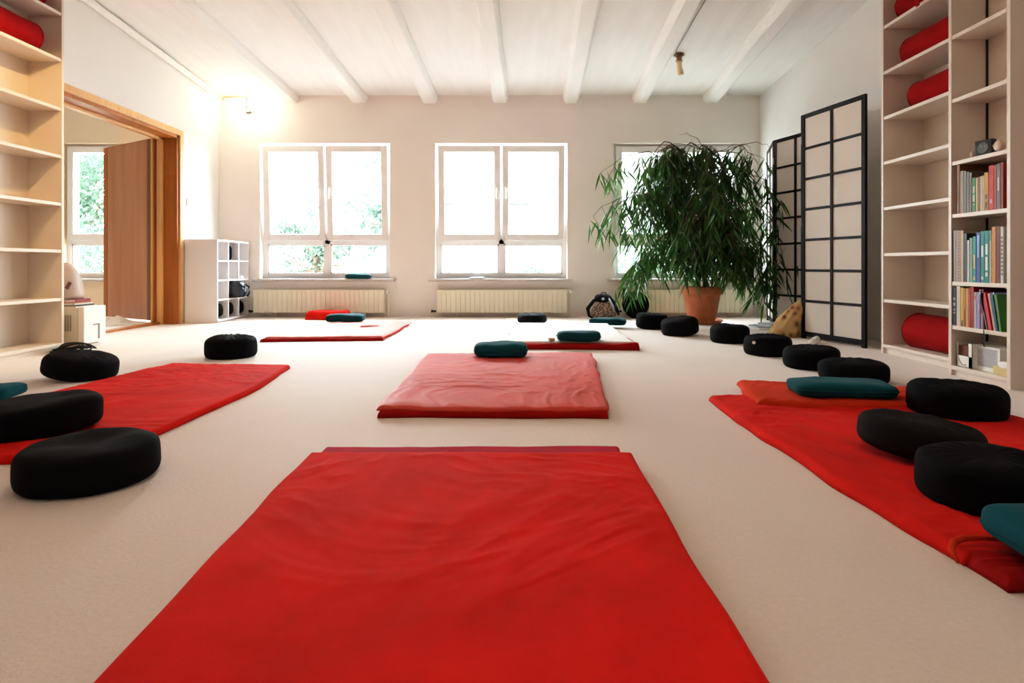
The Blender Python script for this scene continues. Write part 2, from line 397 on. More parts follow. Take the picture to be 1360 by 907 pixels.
# bolsters
def bolster(x, y0, y1, z, r, label, seed, strap=False):
    bm = bmesh.new(); L = (y1 - y0); n = 36; seg = 40; rings = []
    prof = []
    for k in range(n + 1):
        u = k / n
        e = min(u, 1 - u) * L / (r * .55)
        prof.append((u, r * (1 - (1 - min(e, 1)) ** 2.4 * .999) if e < 1 else r))
    for u, rr in prof:
        y = -L / 2 + L * u; ring = []
        for a in range(seg):
            th = 2 * PI * a / seg
            q = rr * (1 + .05 * noise.noise(Vector((math.cos(th) * 1.5, y * 6 + seed, math.sin(th) * 1.5))) + .012 * math.sin(12 * th) * (1 if rr < r else 0))
            ring.append(bm.verts.new((math.cos(th) * q, y, max(-r * .93, math.sin(th) * q))))
        rings.append(ring)
    for a, b in zip(rings, rings[1:]):
        for k in range(seg): bm.faces.new((a[k], a[(k + 1) % seg], b[(k + 1) % seg], b[k]))
    bm.faces.new(rings[0]); bm.faces.new(rings[-1])
    o = obj('bolster', bm, M['bolster'], smooth=True, loc=(x, (y0 + y1) / 2, z + r * .93)); tag(o, label, 'bolster', 'red yoga bolsters on the shelves')
    for yy in (-L / 2 + .05, L / 2 - .05):
        bm = bmesh.new()
        tube(bm, [(math.cos(t) * r * 1.0, yy, max(-r * .92, math.sin(t) * r * 1.0)) for t in [2 * PI * k / 32 for k in range(33)]], .004, 6)
        obj('piping', bm, M['bolster'], o, smooth=True)
    if strap:
        obj('strap_end', B((-r - .06, -r - .054, -.03, .0, -r * 1.25, -.02), (-r - .06, -r + .03, -.03, 0, -.024, -.018)), M['bolster'], o)
bolster(2.76, 3.50, 4.13, .065, .118, 'red bolster on the bottom shelf of the right bookcase', 1)
bolster(2.76, 3.50, 4.10, 1.661, .10, 'red bolster third from the top in the right bookcase, the lowest of the upper three', 2)
bolster(2.76, 3.50, 4.17, 1.98, .105, 'red bolster in the right bookcase, the middle one of the upper three', 3)
bolster(2.74, 3.50, 4.20, 2.30, .10, 'red bolster cut by the top edge in the right bookcase, with a loose strap', 4, True)
bolster(-3.385, 3.60, 4.26, 2.109, .11, 'red bolster on the upper shelf of the left bookcase', 5)
bolster(-3.385, 3.60, 4.30, 2.44, .11, 'red bolster cut by the top edge in the left bookcase', 6)

# books ------------------------------------------------------------
XS = 2.484
def book(x0, x1, z, ytop, col, label, group, lean=0, marks=None, depth=.17, xs=XS):
    """spine towards the room; x0,x1 are the picture columns its spine spans on the shelf plane"""
    ya = xs * F / (x0 - PX); yb = xs * F / (x1 - PX); W = ya - yb; ym = (ya + yb) / 2
    h = H - (ytop - HY) * ym / F - z
    t = thing('book', label, 'book', (xs, ym, z), group=group)
    bmx = B((0, .012, -W / 2 + .0008, W / 2 - .0008, 0, h), (.010, depth, W / 2 - .003, W / 2 - .0008, 0, h), (.010, depth, -W / 2 + .0008, -W / 2 + .003, 0, h))
    c = obj('cover', bmx, cmat(tuple(round(q * .8, 3) for q in col)), t)
    obj('page_block', B((.012, depth - .004, -W / 2 + .003, W / 2 - .003, .003, h - .004)), M['paper'], t)
    if marks:
        mc, zlist = marks
        bm = bmesh.new(); rng = random.Random(int(x0 * 10))
        for za_, zb_ in zlist: box(bm, -.0008, .001, -W * .22, W * .22, h * za_, h * zb_)
        obj('spine_print', bm, cmat(mc), t)
    if lean:
        t.rotation_euler = (lean, 0, 0)
        s = math.sin(abs(lean)) * W / 2
        t.location.z += s
    return t
o6 = lambda v: 1160 + v / 6.045
gA = 'books on the upper book shelf'; gB = 'books on the middle book shelf'; gC = 'books on the lower book shelf'
W_ = (.72, .68, .60)
def row(z, data, group, zone):
    for x0, x1, yt, col, lab, marks in data: book(x0, x1, z, yt, col, lab + ' ' + zone, group, marks=marks)
dash = [(.2, .24), (.3, .5), (.55, .75)]
row(.906, [
 (1271, 1274.6, 219, (.26, .11, .04), 'brown wooden-looking board standing leftmost', None),
 (1275.2, 1279.6, 227, (.45, .33, .24), 'tan book next to the brown board', None),
 (1280, 1283.3, 227, (.20, .25, .20), 'grey-green slim book left of the grey books', None),
 (1283.6, 1287.0, 228, (.26, .22, .19), 'grey-brown book second from the bright green one', None),
 (1287.3, 1290.6, 229, (.22, .18, .16), 'grey-brown book touching the bright green one', None),
 (1291, 1295.6, 236, (.06, .30, .08), 'short bright green book', ((.6, .6, .5), dash)),
 (1296, 1298.4, 236, (.70, .66, .45), 'thin pale yellow book right of the green one', None),
 (1298.8, 1301.2, 235, (.42, .15, .03), 'thin brown-orange book', None),
 (1301.6, 1304.2, 234, W_, 'left one of two thin cream books', None),
 (1304.4, 1306.8, 233, (.75, .62, .40), 'right one of two thin cream books, touching the mustard one', None),
 (1307, 1312.6, 229, (.62, .33, .05), 'mustard yellow book with a dark picture at its foot', ((.08, .05, .02), [(.05, .22), (.3, .42)])),
 (1313, 1319.8, 220, (.62, .03, .03), 'wide bright red book with a pale mark', ((.5, .45, .6), [(.15, .24)])),
 (1320.2, 1323, 220, (.50, .09, .04), 'thin orange-red book right of the wide red book', None),
 (1323.4, 1328.6, 217, (.20, .19, .18), 'dark grey book', ((.5, .48, .45), [(.4, .7)])),
 (1329, 1332.4, 215.5, (.42, .05, .035), 'dark red book at the right end', None)], gA, 'on the upper book shelf')
row(.527, [
 (1264.6, 1266, 306, (.015, .015, .02), 'very thin black book standing leftmost', None),
 (1266.3, 1269.6, 306, (.42, .34, .31), 'first of two pinkish grey books', None),
 (1269.8, 1273.0, 306, (.45, .38, .34), 'second of two pinkish grey books', None),
 (1273.2, 1276.0, 306, (.58, .40, .28), 'beige book with a dotted reddish spine', ((.4, .08, .04), [(i / 16, i / 16 + .025) for i in range(1, 16)])),
 (1276.3, 1279.5, 306, (.68, .58, .42), 'cream book right of the dotted spine', None),
 (1280, 1284.0, 310, (.06, .07, .08), 'dark slate book', None),
 (1284.3, 1287.2, 319, (.70, .70, .68), 'short white book', None),
 (1287.5, 1291.5, 316, (.25, .42, .36), 'pale grey-green book', None),
 (1291.8, 1296.2, 314, (.02, .32, .25), 'sea-green book with a small orange mark at its foot', ((.75, .45, .2), [(.05, .13), (.3, .6)])),
 (1296.6, 1301.8, 309, (.06, .12, .42), 'blue book with a pale top', ((.3, .5, .75), [(.5, .95)])),
 (1302.4, 1307.0, 307, (.03, .30, .27), 'teal book, first of the teal pair', ((.7, .75, .65), [(.5, .72), (.06, .12)])),
 (1307.2, 1313.4, 306.5, (.0, .26, .25), 'wide teal book with white writing-like marks', ((.7, .8, .75), [(.12, .2), (.24, .5), (.54, .75)])),
 (1313.9, 1316.6, 306, (.62, .58, .48), 'cream book with a teal top', ((.0, .26, .25), [(.8, 1)])),
 (1317, 1322.6, 301, (.62, .28, .05), 'tall orange book', None),
 (1323, 1328.2, 300.5, (.22, .02, .015), 'tall dark maroon book', None),
 (1328.6, 1332.6, 301, (.72, .70, .66), 'white book with small dark print at the right end', ((.08, .08, .08), [(i / 14, i / 14 + .04) for i in range(2, 12)]))], gB, 'on the middle book shelf')
row(.281, [
 (1264.6, 1270.2, 382, (.012, .014, .022), 'thick black book with pale emblems standing leftmost', ((.35, .35, .35), [(.32, .35), (.4, .44), (.52, .60), (.67, .74)])),
 (1270.5, 1275.3, 380, (.70, .66, .60), 'white book right of the black one', None),
 (1275.6, 1279.8, 382, (.70, .42, .06), 'bright yellow book', ((.05, .02, .01), [(.0, .16)])),
 (1280, 1282.2, 383, (.60, .30, .02), 'thin golden yellow book', ((.1, .05, .02), [(.0, .45)])),
 (1282.5, 1286.0, 383, (.72, .36, .12), 'pale orange book', None),
 (1286.3, 1288.6, 382, (.55, .10, .05), 'thin coral red book', None),
 (1288.9, 1293.2, 381, (.40, .012, .012), 'dark red book', None),
 (1293.5, 1296.4, 388, (.62, .52, .50), 'short pinkish white book', ((.5, .1, .05), [(.8, .9)])),
 (1296.7, 1301.5, 388, (.36, .32, .55), 'short lilac book', None),
 (1301.8, 1306.5, 384, (.16, .01, .04), 'dark wine-coloured book with a lilac foot', ((.30, .25, .42), [(.0, .38)]))], gC, 'on the lower book shelf')
for k, (xb0, w, col, lab, hh) in enumerate([
        (1313.0, 2.8, (.72, .66, .58), 'leaning cream book, first of the leaning ones', .215), (1317.2, 6.6, (.55, .02, .04), 'leaning wide crimson book', .20),
        (1322.3, 2.5, (.55, .38, .25), 'leaning thin tan book', .195), (1325.0, 2.6, (.02, .10, .28), 'leaning navy blue book', .20),
        (1327.3, 2.0, (.35, .55, .65), 'leaning thin pale blue book', .20), (1330.2, 6.0, (.06, .20, .035), 'leaning green book at the right end', .19)]):
    z = .281; xs = XS; ym = xs * F / (xb0 - PX); W = w * ym / (xb0 - PX)
    t = thing('book', lab + ' on the lower book shelf', 'book', (xs, ym, z + .001), group=gC)
    t.rotation_euler = (math.radians(-13.5 + k * .7), 0, 0)
    obj('cover', B((0, .012, 0, W * .95, 0, hh), (.010, .17, W * .95 - .002, W * .95, 0, hh), (.010, .17, 0, .002, 0, hh)), cmat(col), t)
    obj('page_block', B((.012, .165, .0025, W * .95 - .0025, .003, hh - .004)), M['paper'], t)

# bottom shelf of the narrow bookcase
def at_shelf(x, xs): return xs * F / (x - PX)
ya, yb = at_shelf(1270, 2.50), at_shelf(1291, 2.50)
t = thing('magazine_file', 'white box with a dark brown cut-out opening on the bottom shelf of the narrow bookcase', 'box', (2.50, (ya + yb) / 2, .055))
w = (ya - yb) / 2
obj('box_body', B((0, .175, -w, w, 0, .004), (0, .175, w - .004, w, 0, .135), (0, .175, -w, -w + .004, 0, .135), (.171, .175, -w, w, 0, .135), (0, .004, -w, w, 0, .062), (0, .004, -w, -w + .025, 0, .135), (0, .004, w - .008, w, 0, .135), bev=.0008), M['white'], t)
obj('contents', B((.012, .168, -w + .006, w - .006, .004, .118)), plain('brown_folder', (.16, .05, .03), .7), t)
bm = bmesh.new(); tube(bm, [(-.002, w - .012, .06), (-.002, w - .03, .03), (-.002, w * .2, .012), (-.002, -w * .3, .016)], .0012, 5); obj('curved_mark', bm, M['blackm'], t)
ya, yb = at_shelf(1292, 2.53), at_shelf(1328, 2.53); w = (ya - yb) / 2
t = thing('carton', 'white printed carton with a blue stripe on the bottom shelf of the narrow bookcase', 'box', (2.53, (ya + yb) / 2, .055))
obj('carton_body', B((0, .145, -w, w, 0, .128), bev=.0015), M['white'], t)
obj('blue_stripe', B((-.0012, 0, w - .026, w - .012, .0, .12)), cmat((.02, .03, .25)), t)
bm = bmesh.new()
for k in range(9): box(bm, -.001, 0, -w * .75, w - .045 - (.02 if k % 3 == 2 else 0), .028 + k * .010, .0315 + k * .010)
obj('printed_lines', bm, cmat((.32, .32, .35)), t); obj('grey_panel', B((-.0006, 0, -w * .85, w - .032, .02, .122)), cmat((.5, .49, .5)), t)
t = thing('tissue_box', 'small yellow box with white tissue in front of the carton', 'box', (2.496, 3.075, .055))
obj('box_body', B((0, .026, -.052, .052, 0, .045), bev=.003), cmat((.66, .52, .24)), t)
bm = bmesh.new(); sellip(bm, .012, .04, .022, .8, .8, (.013, -.01, .055), .012, 4, 16, 8); obj('tissue', bm, M['paper'], t, smooth=True)
# clock shelf
t = thing('alarm_clock', 'small square black clock with grey dial in the narrow bookcase', 'clock', (2.50, at_shelf(1305.5, 2.5), 1.202), rz=.25)
obj('clock_case', B((0, .035, -.045, .045, 0, .082), bev=.004), M['blackm'], t)
bm = bmesh.new(); tube(bm, [(.001, 0, .04), (-.003, 0, .04)], .029, 24); obj('dial', bm, cmat((.14, .16, .18)), t)
bm = bmesh.new(); tube(bm, [(-.004, 0, .04), (-.004, .010, .056)], .0022, 5); tube(bm, [(-.004, 0, .04), (-.004, -.018, .052)], .0018, 5); obj('hands', bm, M['white'], t)
bm = bmesh.new(); sellip(bm, .014, .014, .018, .9, .9, (0, 0, .018), 0, 0, 14, 8); o = obj('round_ornament', bm, cmat((.55, .38, .28)), smooth=True, loc=(2.50, at_shelf(1292.5, 2.5), 1.202)); tag(o, 'small beige round knob left of the black clock', 'ornament')
bm = bmesh.new(); yy = at_shelf(1325, 2.5)
tube(bm, [(2.52, yy + .09, 1.27), (2.52, yy + .04, 1.235), (2.515, yy, 1.225)], .005, 8)
lathe(bm, [(0, -.012), (.024, -.012), (.03, 0), (.024, .012), (.012, .014), (.012, .004), (0, .004)], 20, (0, 0, 0))
for v in bm.verts:
    if v.co.length < .05: v.co = Matrix.Translation((2.505, yy - .004, 1.233)) @ Matrix.Rotation(PI / 2, 4, 'Y') @ v.co
o = obj('tape_dispenser', bm, cmat((.60, .46, .36)), smooth=True); tag(o, 'beige ring-shaped tape dispenser right of the black clock', 'dispenser')
bm = bmesh.new(); tube(bm, [(0, 0, .26), (.0, .0, .232), (-.004, .003, .20), (0, -.004, .17)], .0025, 6)
o = obj('hanging_cord', bm, M['blackm'], loc=(2.472, at_shelf(1306, 2.47), .02), smooth=True); tag(o, 'short black cord hanging from the lower book shelf', 'cord')

# ------------------------------------------------------------------ zafus
def zafu(x0, x1, yt, yb, label, seed, mat='black', dent=.2, tilt=(0, 0), z0=0., hmul=1., pleat=1., name='meditation_cushion', e=.45):
    w = x1 - x0; Yf = (H - z0) * F / (yb - HY); Yc = Yf / (1 - .86 * w / 1600)
    r = w * Yc / 1600; X = ((x0 + x1) / 2 - PX) * Yc / F
    h = (H - z0 - (yt - HY) * (Yc + .25 * r) / F) * hmul
    h = max(.08, h)
    bm = bmesh.new(); nu, nv = 72, 34; vs = []
    s = lambda v, q: math.copysign(abs(v) ** q, v)
    R = Matrix.Rotation(tilt[0], 3, 'X') @ Matrix.Rotation(tilt[1], 3, 'Y')
    for j in range(nv + 1):
        ph = -PI / 2 + PI * j / nv; row_ = []
        for i in range(nu):
            th = 2 * PI * i / nu
            rho = s(math.cos(ph), e); zz = s(math.sin(ph), e + .03)
            rr = r * rho * (1 + .035 * noise.noise(Vector((math.cos(th) * 1.2, math.sin(th) * 1.2, seed * 4.3))))
            x, y, z = rr * math.cos(th), rr * math.sin(th), h / 2 * zz
            if ph > 0:
                z -= dent * h * math.exp(-(rho / .55) ** 2) * (.7 + .6 * noise.noise(Vector((x * 6, y * 6, seed))))
                z += .05 * h * noise.noise(Vector((x * 9, y * 9, seed * 2.0)))
                z += pleat * .0035 * h / .13 * math.cos(16 * th + 3 * noise.noise(Vector((math.cos(th), math.sin(th), seed)))) * math.exp(-((rho - .55) / .25) ** 2) * .6
            q = noise.noise(Vector((math.cos(th) * 2, math.sin(th) * 2, z * 12 + seed)))
            x *= 1 + .018 * q; y *= 1 + .018 * q
            row_.append(R @ Vector((x, y, z)))
            if j in (0, nv): break
        vs.append(row_)
    mz = min(p.z for rw in vs for p in rw)
    flat = .012 * h / .13
    vs = [[bm.verts.new((p.x, p.y, max(0., p.z - mz - flat))) for p in rw] for rw in vs]
    for a, b in zip(vs, vs[1:]):
        for k in range(nu):
            k2 = (k + 1) % nu
            if len(a) == 1: bm.faces.new((a[0], b[k2], b[k]))
            elif len(b) == 1: bm.faces.new((a[k], a[k2], b[0]))
            else: bm.faces.new((a[k], a[k2], b[k2], b[k]))
    o = obj(name, bm, M[mat], smooth=True, loc=(X, Yc, z0 + .001))
    tag(o, label, 'cushion', 'round meditation cushions on the floor')
    return o, r, h, Yc
R_ = math.radians
zafu(37, 201, 571, 664, 'large black round cushion in the left foreground with a dented top', 1, dent=.22, pleat=.1)
zafu(-22, 123, 523, 590, 'black round cushion cut by the left edge, on the red blanket', 2, dent=.03, tilt=(0, R_(-3)), e=.34, pleat=.2, z0=.026)
zafu(65, 151, 468, 509, 'black round cushion by the left bookcase, sagging to the right', 3, dent=.02, tilt=(0, R_(9)), e=.5)
zafu(275, 339.5, 442, 478, 'black round cushion behind the far end of the left red blanket', 4, dent=.0, pleat=2.4, e=.45)
zafu(687, 726.5, 414.5, 430, 'small black round cushion with a shiny top standing alone before the middle radiator', 5, dent=.02, pleat=2.5, e=.5)
zafu(845, 887, 413.5, 438, 'black round cushion farthest back in the curved row, left of the plant pot', 7, dent=.12, tilt=(0, R_(3)))
zafu(878, 927, 419.5, 447.5, 'black round cushion in front of the plant pot, leaning left', 8, dent=.02, tilt=(0, R_(-7)), e=.52)
zafu(944, 994, 428, 457, 'black flat-topped round cushion just right of the plant pot', 9, dent=.0, e=.42)
c10 = zafu(990, 1049.5, 441, 474.5, 'black round cushion with a small white tag before the patterned bag', 10, dent=.12, e=.45)
zafu(1042, 1111.5, 456, 493, 'black round cushion in front of the big screen panel', 11, dent=.02, tilt=(0, R_(-2)))
zafu(1092, 1175, 474, 513, 'black round cushion right behind the teal pillow and orange blanket', 12, dent=.0)
zafu(1213, 1326, 502, 563, 'black round cushion at the far right corner of the right blanket', 13, dent=.03, z0=.02, e=.40)
zafu(1150, 1294, 549, 624, 'charcoal grey round cushion tilting right on the right blanket', 14, 'charcoal', dent=.10, tilt=(0, R_(6)), z0=.028, e=.5)
zafu(1231, 1392, 590, 694, 'large black round cushion cut by the right edge on the right blanket', 15, dent=.08, z0=.028, e=.38)
o, r, h, Yc = c10
bm = bmesh.new(); tube(bm, [(-r * .86, -r * .60, h * .62), (-r * .86 - .003, -r * .60 - .004, h * .62)], .011, 12)
lb = obj('care_tag', bm, M['paper'], o); lb['label'] = 'small white tag'
# the cushion standing on edge against the radiator
bm = bmesh.new(); rr = .157
sellip(bm, rr, rr, .06, .5, 1, (0, 0, 0), .008, 6, 56, 24)
o = obj('meditation_cushion', bm, M['black'], smooth=True, loc=(1.44, 7.02, rr + .002)); o.rotation_euler = (R_(78), 0, 0)
tag(o, 'black round cushion standing on its edge against the radiator beside the backpack', 'cushion', 'round meditation cushions on the floor')

# ------------------------------------------------------------------ teal pillows
def pillow(cx, cy, z0, L, W, h, yaw, label, seed, mat='teal', e1=.5, e2=.32):
    bm = bmesh.new()
    def fn(p, th, ph):
        p.z += .10 * h * noise.noise(Vector((p.x * 9, p.y * 9, seed))); return p
    sellip(bm, L / 2, W / 2, h / 2, e1, e2, (0, 0, 0), .008 * L / .4, seed, 64, 28, fn=fn)
    mz = min(v.co.z for v in bm.verts)
    for v in bm.verts: v.co.z = max(0, v.co.z - mz - .006)
    o = obj('pillow', bm, M[mat], smooth=True, loc=(cx, cy, z0), rz=yaw); tag(o, label, 'pillow', 'teal oblong pillows')
    bm = bmesh.new(); s = lambda v, e: math.copysign(abs(v) ** e, v)
    tube(bm, [((L / 2 + .001) * s(math.cos(t), e2), (W / 2 + .001) * s(math.sin(t), e2), h * .46) for t in [2 * PI * k / 64 for k in range(65)]], .0028, 6)
    obj('seam', bm, M[mat], o, smooth=True); return o
pillow(-1.84, 7.22, WZ0, .30, .13, .062, 0, 'small teal pillow lying on the sill of the left window', 1, 'teal_dark')
pillow(-1.716, 6.22, .035, .38, .2, .085, .05, 'teal pillow on the pale blanket before the left radiator', 2, 'teal_dark')
pillow(-.07, 3.81, .045, .335, .19, .09, 0, 'teal pillow at the far end of the middle salmon blanket', 3, 'teal')
pillow(.50, 4.53, .052, .325, .17, .075, .02, 'dark teal pillow on the white-topped mat', 4, 'teal_dark')
pillow(.95, 5.98, .03, .36, .2, .07, -.22, 'teal pillow in front of the backpack', 5, 'teal_dark')
pillow(1.44, 2.64, .054, .41, .22, .068, -.12, 'teal pillow on the folded orange blanket', 6, 'teal')
pillow(1.175, 1.175, .045, .38, .25, .072, .0, 'teal pillow cut by the right edge at the near end of the right blanket', 7, 'teal')
pillow(-2.50, 2.78, .0, .40, .2, .07, .1, 'teal pillow cut by the left edge beyond the black cushion', 8, 'teal')

# ------------------------------------------------------------------ blankets
def edges_list(n, L, rr):
    base = [0, .12 * rr, .35 * rr, .65 * rr, rr, 1.5 * rr]
    inner = [base[-1] + (L - 2 * base[-1]) * k / n for k in range(1, n)]
    return [v / L for v in base + inner + [L - b for b in reversed(base)]]
def blanket(name, cs, t, amp, seed, mat, label, z0=0, rr=.02, wob=.012, parent=None, n=(70, 120), bend=None, freq=1., aniso=(1, 1), zfn=None):
    """cs = ground corners near-left, near-right, far-right, far-left"""
    a, b, c, d = [Vector((p[0], p[1], 0)) for p in cs]
    Wd, Ld = (b - a).length, (d - a).length
    us, vs = edges_list(n[0], Wd, rr), edges_list(n[1], Ld, rr)
    bm = bmesh.new(); grid = []; off = Vector((seed * 7.3, seed * 3.1, 0)); low = []
    cen = (a + b + c + d) / 4
    for v in vs:
        rw = []
        for u in us:
            p = a.lerp(b, u).lerp(d.lerp(c, u), v)
            if bend: p = p + Vector(bend(u, v)).to_3d() if False else p + Vector((*bend(u, v), 0))
            dd = min(min(u, 1 - u) * Wd, min(v, 1 - v) * Ld)
            wo = wob * Vector((noise.noise(p * 5 + off), noise.noise(p * 5 + off + Vector((9, 9, 9))), 0)) + wob * 1.5 * Vector((noise.noise(p * 1.8 + off), noise.noise(p * 1.8 - off), 0))
            q = p + wo
            e = min(dd / rr, 1); prof = math.sqrt(max(0, 1 - (1 - e) ** 2))
            s = Vector((p.x * aniso[0], p.y * aniso[1], 0)) * freq
            wv = Vector((noise.noise(s * 1.5 + off), noise.noise(s * 1.5 + off * 2 + Vector((5, 1, 2))), 0)) * .55
            h = 0
            for k, (fq, am) in enumerate(((2.7, .55), (5.1, .55), (10.5, .34), (19, .14))):
                nn = noise.noise((s + wv) * fq + off + Vector((0, 0, k * 11)))
                msk = .5 + .5 * noise.noise(s * 1.3 + off + Vector((3, 3, k * 7)))
                h += am * (max(0, 1 - abs(nn) * 2.6) ** 2.2) * msk
            h += .35 * noise.noise(s * 1.2 + off)
            fade = min(1, dd / .06) * .75 + .25
            z = z0 + prof * (t + amp * max(-.3, h) * fade)
            if zfn: z += prof * zfn(u, v)
            rw.append(bm.verts.new((q.x - cen.x, q.y - cen.y, max(z0, z))))
        grid.append(rw)
    for i in range(len(grid) - 1):
        for j in range(len(us) - 1): bm.faces.new((grid[i][j], grid[i][j + 1], grid[i + 1][j + 1], grid[i + 1][j]))
    # underside
    border = [grid[0][j] for j in range(len(us))] + [grid[i][-1] for i in range(1, len(grid))] + [grid[-1][j] for j in range(len(us) - 2, -1, -1)] + [grid[i][0] for i in range(len(grid) - 2, 0, -1)]
    bm.faces.new(border)
    o = obj(name, bm, M[mat], parent, smooth=True, loc=(cen.x, cen.y, .001))
    if not parent: tag(o, label, 'blanket', 'red blankets laid out as mats')
    return o
bow = lambda k: (lambda u, v: ((u - .5) * 2 * k * math.sin(PI * v), 0))
# near mat
blanket('blanket', [(-.535, .12), (.325, .12), (.355, 2.0), (-.615, 2.0)], .022, .004, 11, 'crimson', 'crimson under-blanket peeking out behind the near red blanket', n=(50, 70))
blanket('blanket', [(-.545, .05), (.335, .05), (.375, 1.885), (-.635, 1.885)], .016, .009, 12, 'red', 'large bright red blanket in the near middle foreground', z0=.021, wob=.006, bend=bow(.012), n=(110, 190))
# middle mat
blanket('blanket', [(-.545, 2.43), (.385, 2.43), (.52, 3.98), (-.55, 3.93)], .026, .003, 21, 'red_deep', 'deep red under-blanket showing at the near edge of the middle mat', n=(50, 70), rr=.012, bend=bow(.01))
blanket('blanket', [(-.55, 2.445), (.39, 2.45), (.535, 4.02), (-.56, 3.96)], .014, .019, 22, 'salmon', 'red crumpled blanket in the middle of the room, painted salmon with window glare', z0=.024, n=(100, 160), bend=bow(.014))
# left mat
blanket('blanket', [(-2.30, 1.87), (-1.31, 1.87), (-1.33, 3.60), (-2.07, 3.68)], .024, .013, 31, 'red', 'red crumpled blanket on the left under the black cushions', n=(90, 150), bend=lambda u, v: (.06 * u * math.sin(PI * v), 0))
# right mat
blanket('blanket', [(.93, 1.24), (1.96, 1.22), (2.02, 2.85), (.90, 2.76)], .026, .011, 41, 'red', 'large red blanket on the right carrying two cushions', n=(100, 160), bend=lambda u, v: (-.03 * (1 - u) * math.sin(PI * v), 0))
blanket('blanket', [(1.03, 2.52), (1.84, 2.46), (1.96, 2.86), (1.16, 2.98)], .026, .014, 42, 'orange', 'orange-red folded blanket at the far end of the right mat', z0=.022, n=(90, 50), rr=.03, wob=.035, freq=1.6)
blanket('blanket', [(.935, 1.15), (1.40, 1.10), (1.42, 1.28), (.94, 1.27)], .022, .018, 43, 'red_deep', 'crumpled dark red blanket end at the near tip of the right mat', z0=0, n=(40, 26), rr=.022, wob=.03, freq=3)
bm = bmesh.new()
tube(bm, [(.900, 1.215, .020), (.905, 1.24, .034), (.925, 1.262, .040), (.955, 1.275, .042), (.99, 1.277, .042), (1.03, 1.27, .040)], [.003, .006, .007, .007, .006, .003], 12)
o = obj('rolled_hem', bm, M['orange'], smooth=True); tag(o, 'rolled orange-red blanket hem at the near tip of the right mat', 'blanket')
# back left mat
blanket('blanket', [(-2.03, 4.84), (-1.05, 4.92), (-1.05, 6.22), (-2.04, 6.1)], .022, .010, 51, 'red_deep', 'dark red under-blanket at the near edge of the back left mat', n=(50, 60), rr=.014)
blanket('blanket', [(-2.01, 4.88), (-1.06, 4.96), (-1.04, 6.25), (-2.03, 6.12)], .014, .012, 52, 'pink', 'red blanket of the back left mat, paled with painted window glare', z0=.021, n=(80, 110))
blanket('blanket', [(-2.34, 6.80), (-1.84, 6.80), (-1.86, 7.06), (-2.24, 7.06)], .095, .02, 53, 'red', 'red bunched-up blanket against the left radiator', n=(50, 40), freq=2.2, rr=.035, wob=.03)
# back right mat
blanket('blanket', [(-.02, 4.42), (.925, 4.38), (.93, 5.75), (-.02, 5.8)], .038, .004, 61, 'red_deep', 'dark red under-blanket with a curled corner at the near edge of the white-topped mat', n=(60, 60), rr=.014,
        zfn=lambda u, v: .022 * max(0, (u - .8) / .2) * max(0, 1 - v * 8))
blanket('blanket', [(-.03, 4.50), (.90, 4.46), (.94, 5.88), (-.03, 5.92)], .014, .006, 62, 'sheet', 'sheet covering the back right mat, window glare painted into its white', z0=.038, n=(60, 90))

# ------------------------------------------------------------------ papers etc. on the floor
def sheet(name, cx, cy, z, w, l, yaw, mat, label, cat='paper', thick=.004, grp=None):
    bm = bmesh.new(); box(bm, -w / 2, w / 2, -l / 2, l / 2, 0, thick)
    o = obj(name, bm, mat, loc=(cx, cy, z), rz=yaw); tag(o, label, cat, grp); return o
sheet('notebook', -1.36, 5.75, .052, .17, .14, .3, M['paper'], 'open notebook on the pale blanket of the back left mat', 'notebook', .006)
sheet('wooden_block', .295, 4.50, .056, .04, .05, .2, cmat((.45, .30, .16)), 'tiny tan object left of the dark teal pillow', 'block', .02)
sheet('leaflet', -.02, 6.9, .001, .12, .1, .2, M['paper'], 'white leaflet on the floor before the middle radiator', 'paper', .003)
sheet('envelope', -.42, 7.22, WZ0, .17, .1, .1, cmat((.62, .66, .72)), 'pale grey folded papers on the sill of the middle window', 'paper', .018)
t = thing('magazine_stack', 'stack of grey and blue-grey magazines on the floor beside the folding screen', 'magazines', (2.53, 5.92, .001), .15)
for k, (w, l, m_, yw) in enumerate(((.42, .26, 'paper', .1), (.36, .24, 'bluepaper', -.15), (.30, .22, 'paper', .2), (.26, .20, 'bluepaper', .05))):
    obj('magazine', B((-w / 2, w / 2, -l / 2, l / 2, 0, .011), bev=.002), M[m_], t, loc=(.03 * k, .01 * k, k * .0115), rz=yw)
bm = bmesh.new(); tube(bm, [(2.30, 4.63, .026), (2.46, 4.86, .026)], .024, 14); 
o = obj('paper_roll', bm, M['paper'], smooth=True); tag(o, 'white paper roll on the floor at the foot of the big screen panel', 'roll')
# patterned paper bag leaning at the screen
bm = bmesh.new(); rng = random.Random(4)
secs = [(0, .12, .075, -.03), (.05, .125, .075, -.02), (.10, .115, .075, -.0), (.15, .105, .07, 0.02), (.20, .085, .06, .045), (.25, .062, .045, .07), (.29, .045, .03, .09), (.33, .015, .02, .10)]
rings = []
for z, rx, ry, sx in secs:
    rings.append([bm.verts.new((sx + rx * math.cos(a) * (1 + .4 * noise.noise(Vector((math.cos(a) * 2, math.sin(a) * 2, z * 9)))), ry * math.sin(a) * (1 + .4 * noise.noise(Vector((math.cos(a) * 2.5, 5, z * 8)))), z + .015 * noise.noise(Vector((a, z * 5, 0))) * (z > 0))) for a in [2 * PI * k / 36 for k in range(36)]])
for a_, b_ in zip(rings, rings[1:]):
    for k in range(36): bm.faces.new((a_[k], a_[(k + 1) % 36], b_[(k + 1) % 36], b_[k]))
bm.faces.new(rings[0]); bm.faces.new(rings[-1])
o = obj('cloth_bag', bm, M['camo'], smooth=True, loc=(2.39, 5.20, .001), rz=-.5); tag(o, 'tan leaf-patterned bag leaning against the black folding screen', 'bag')

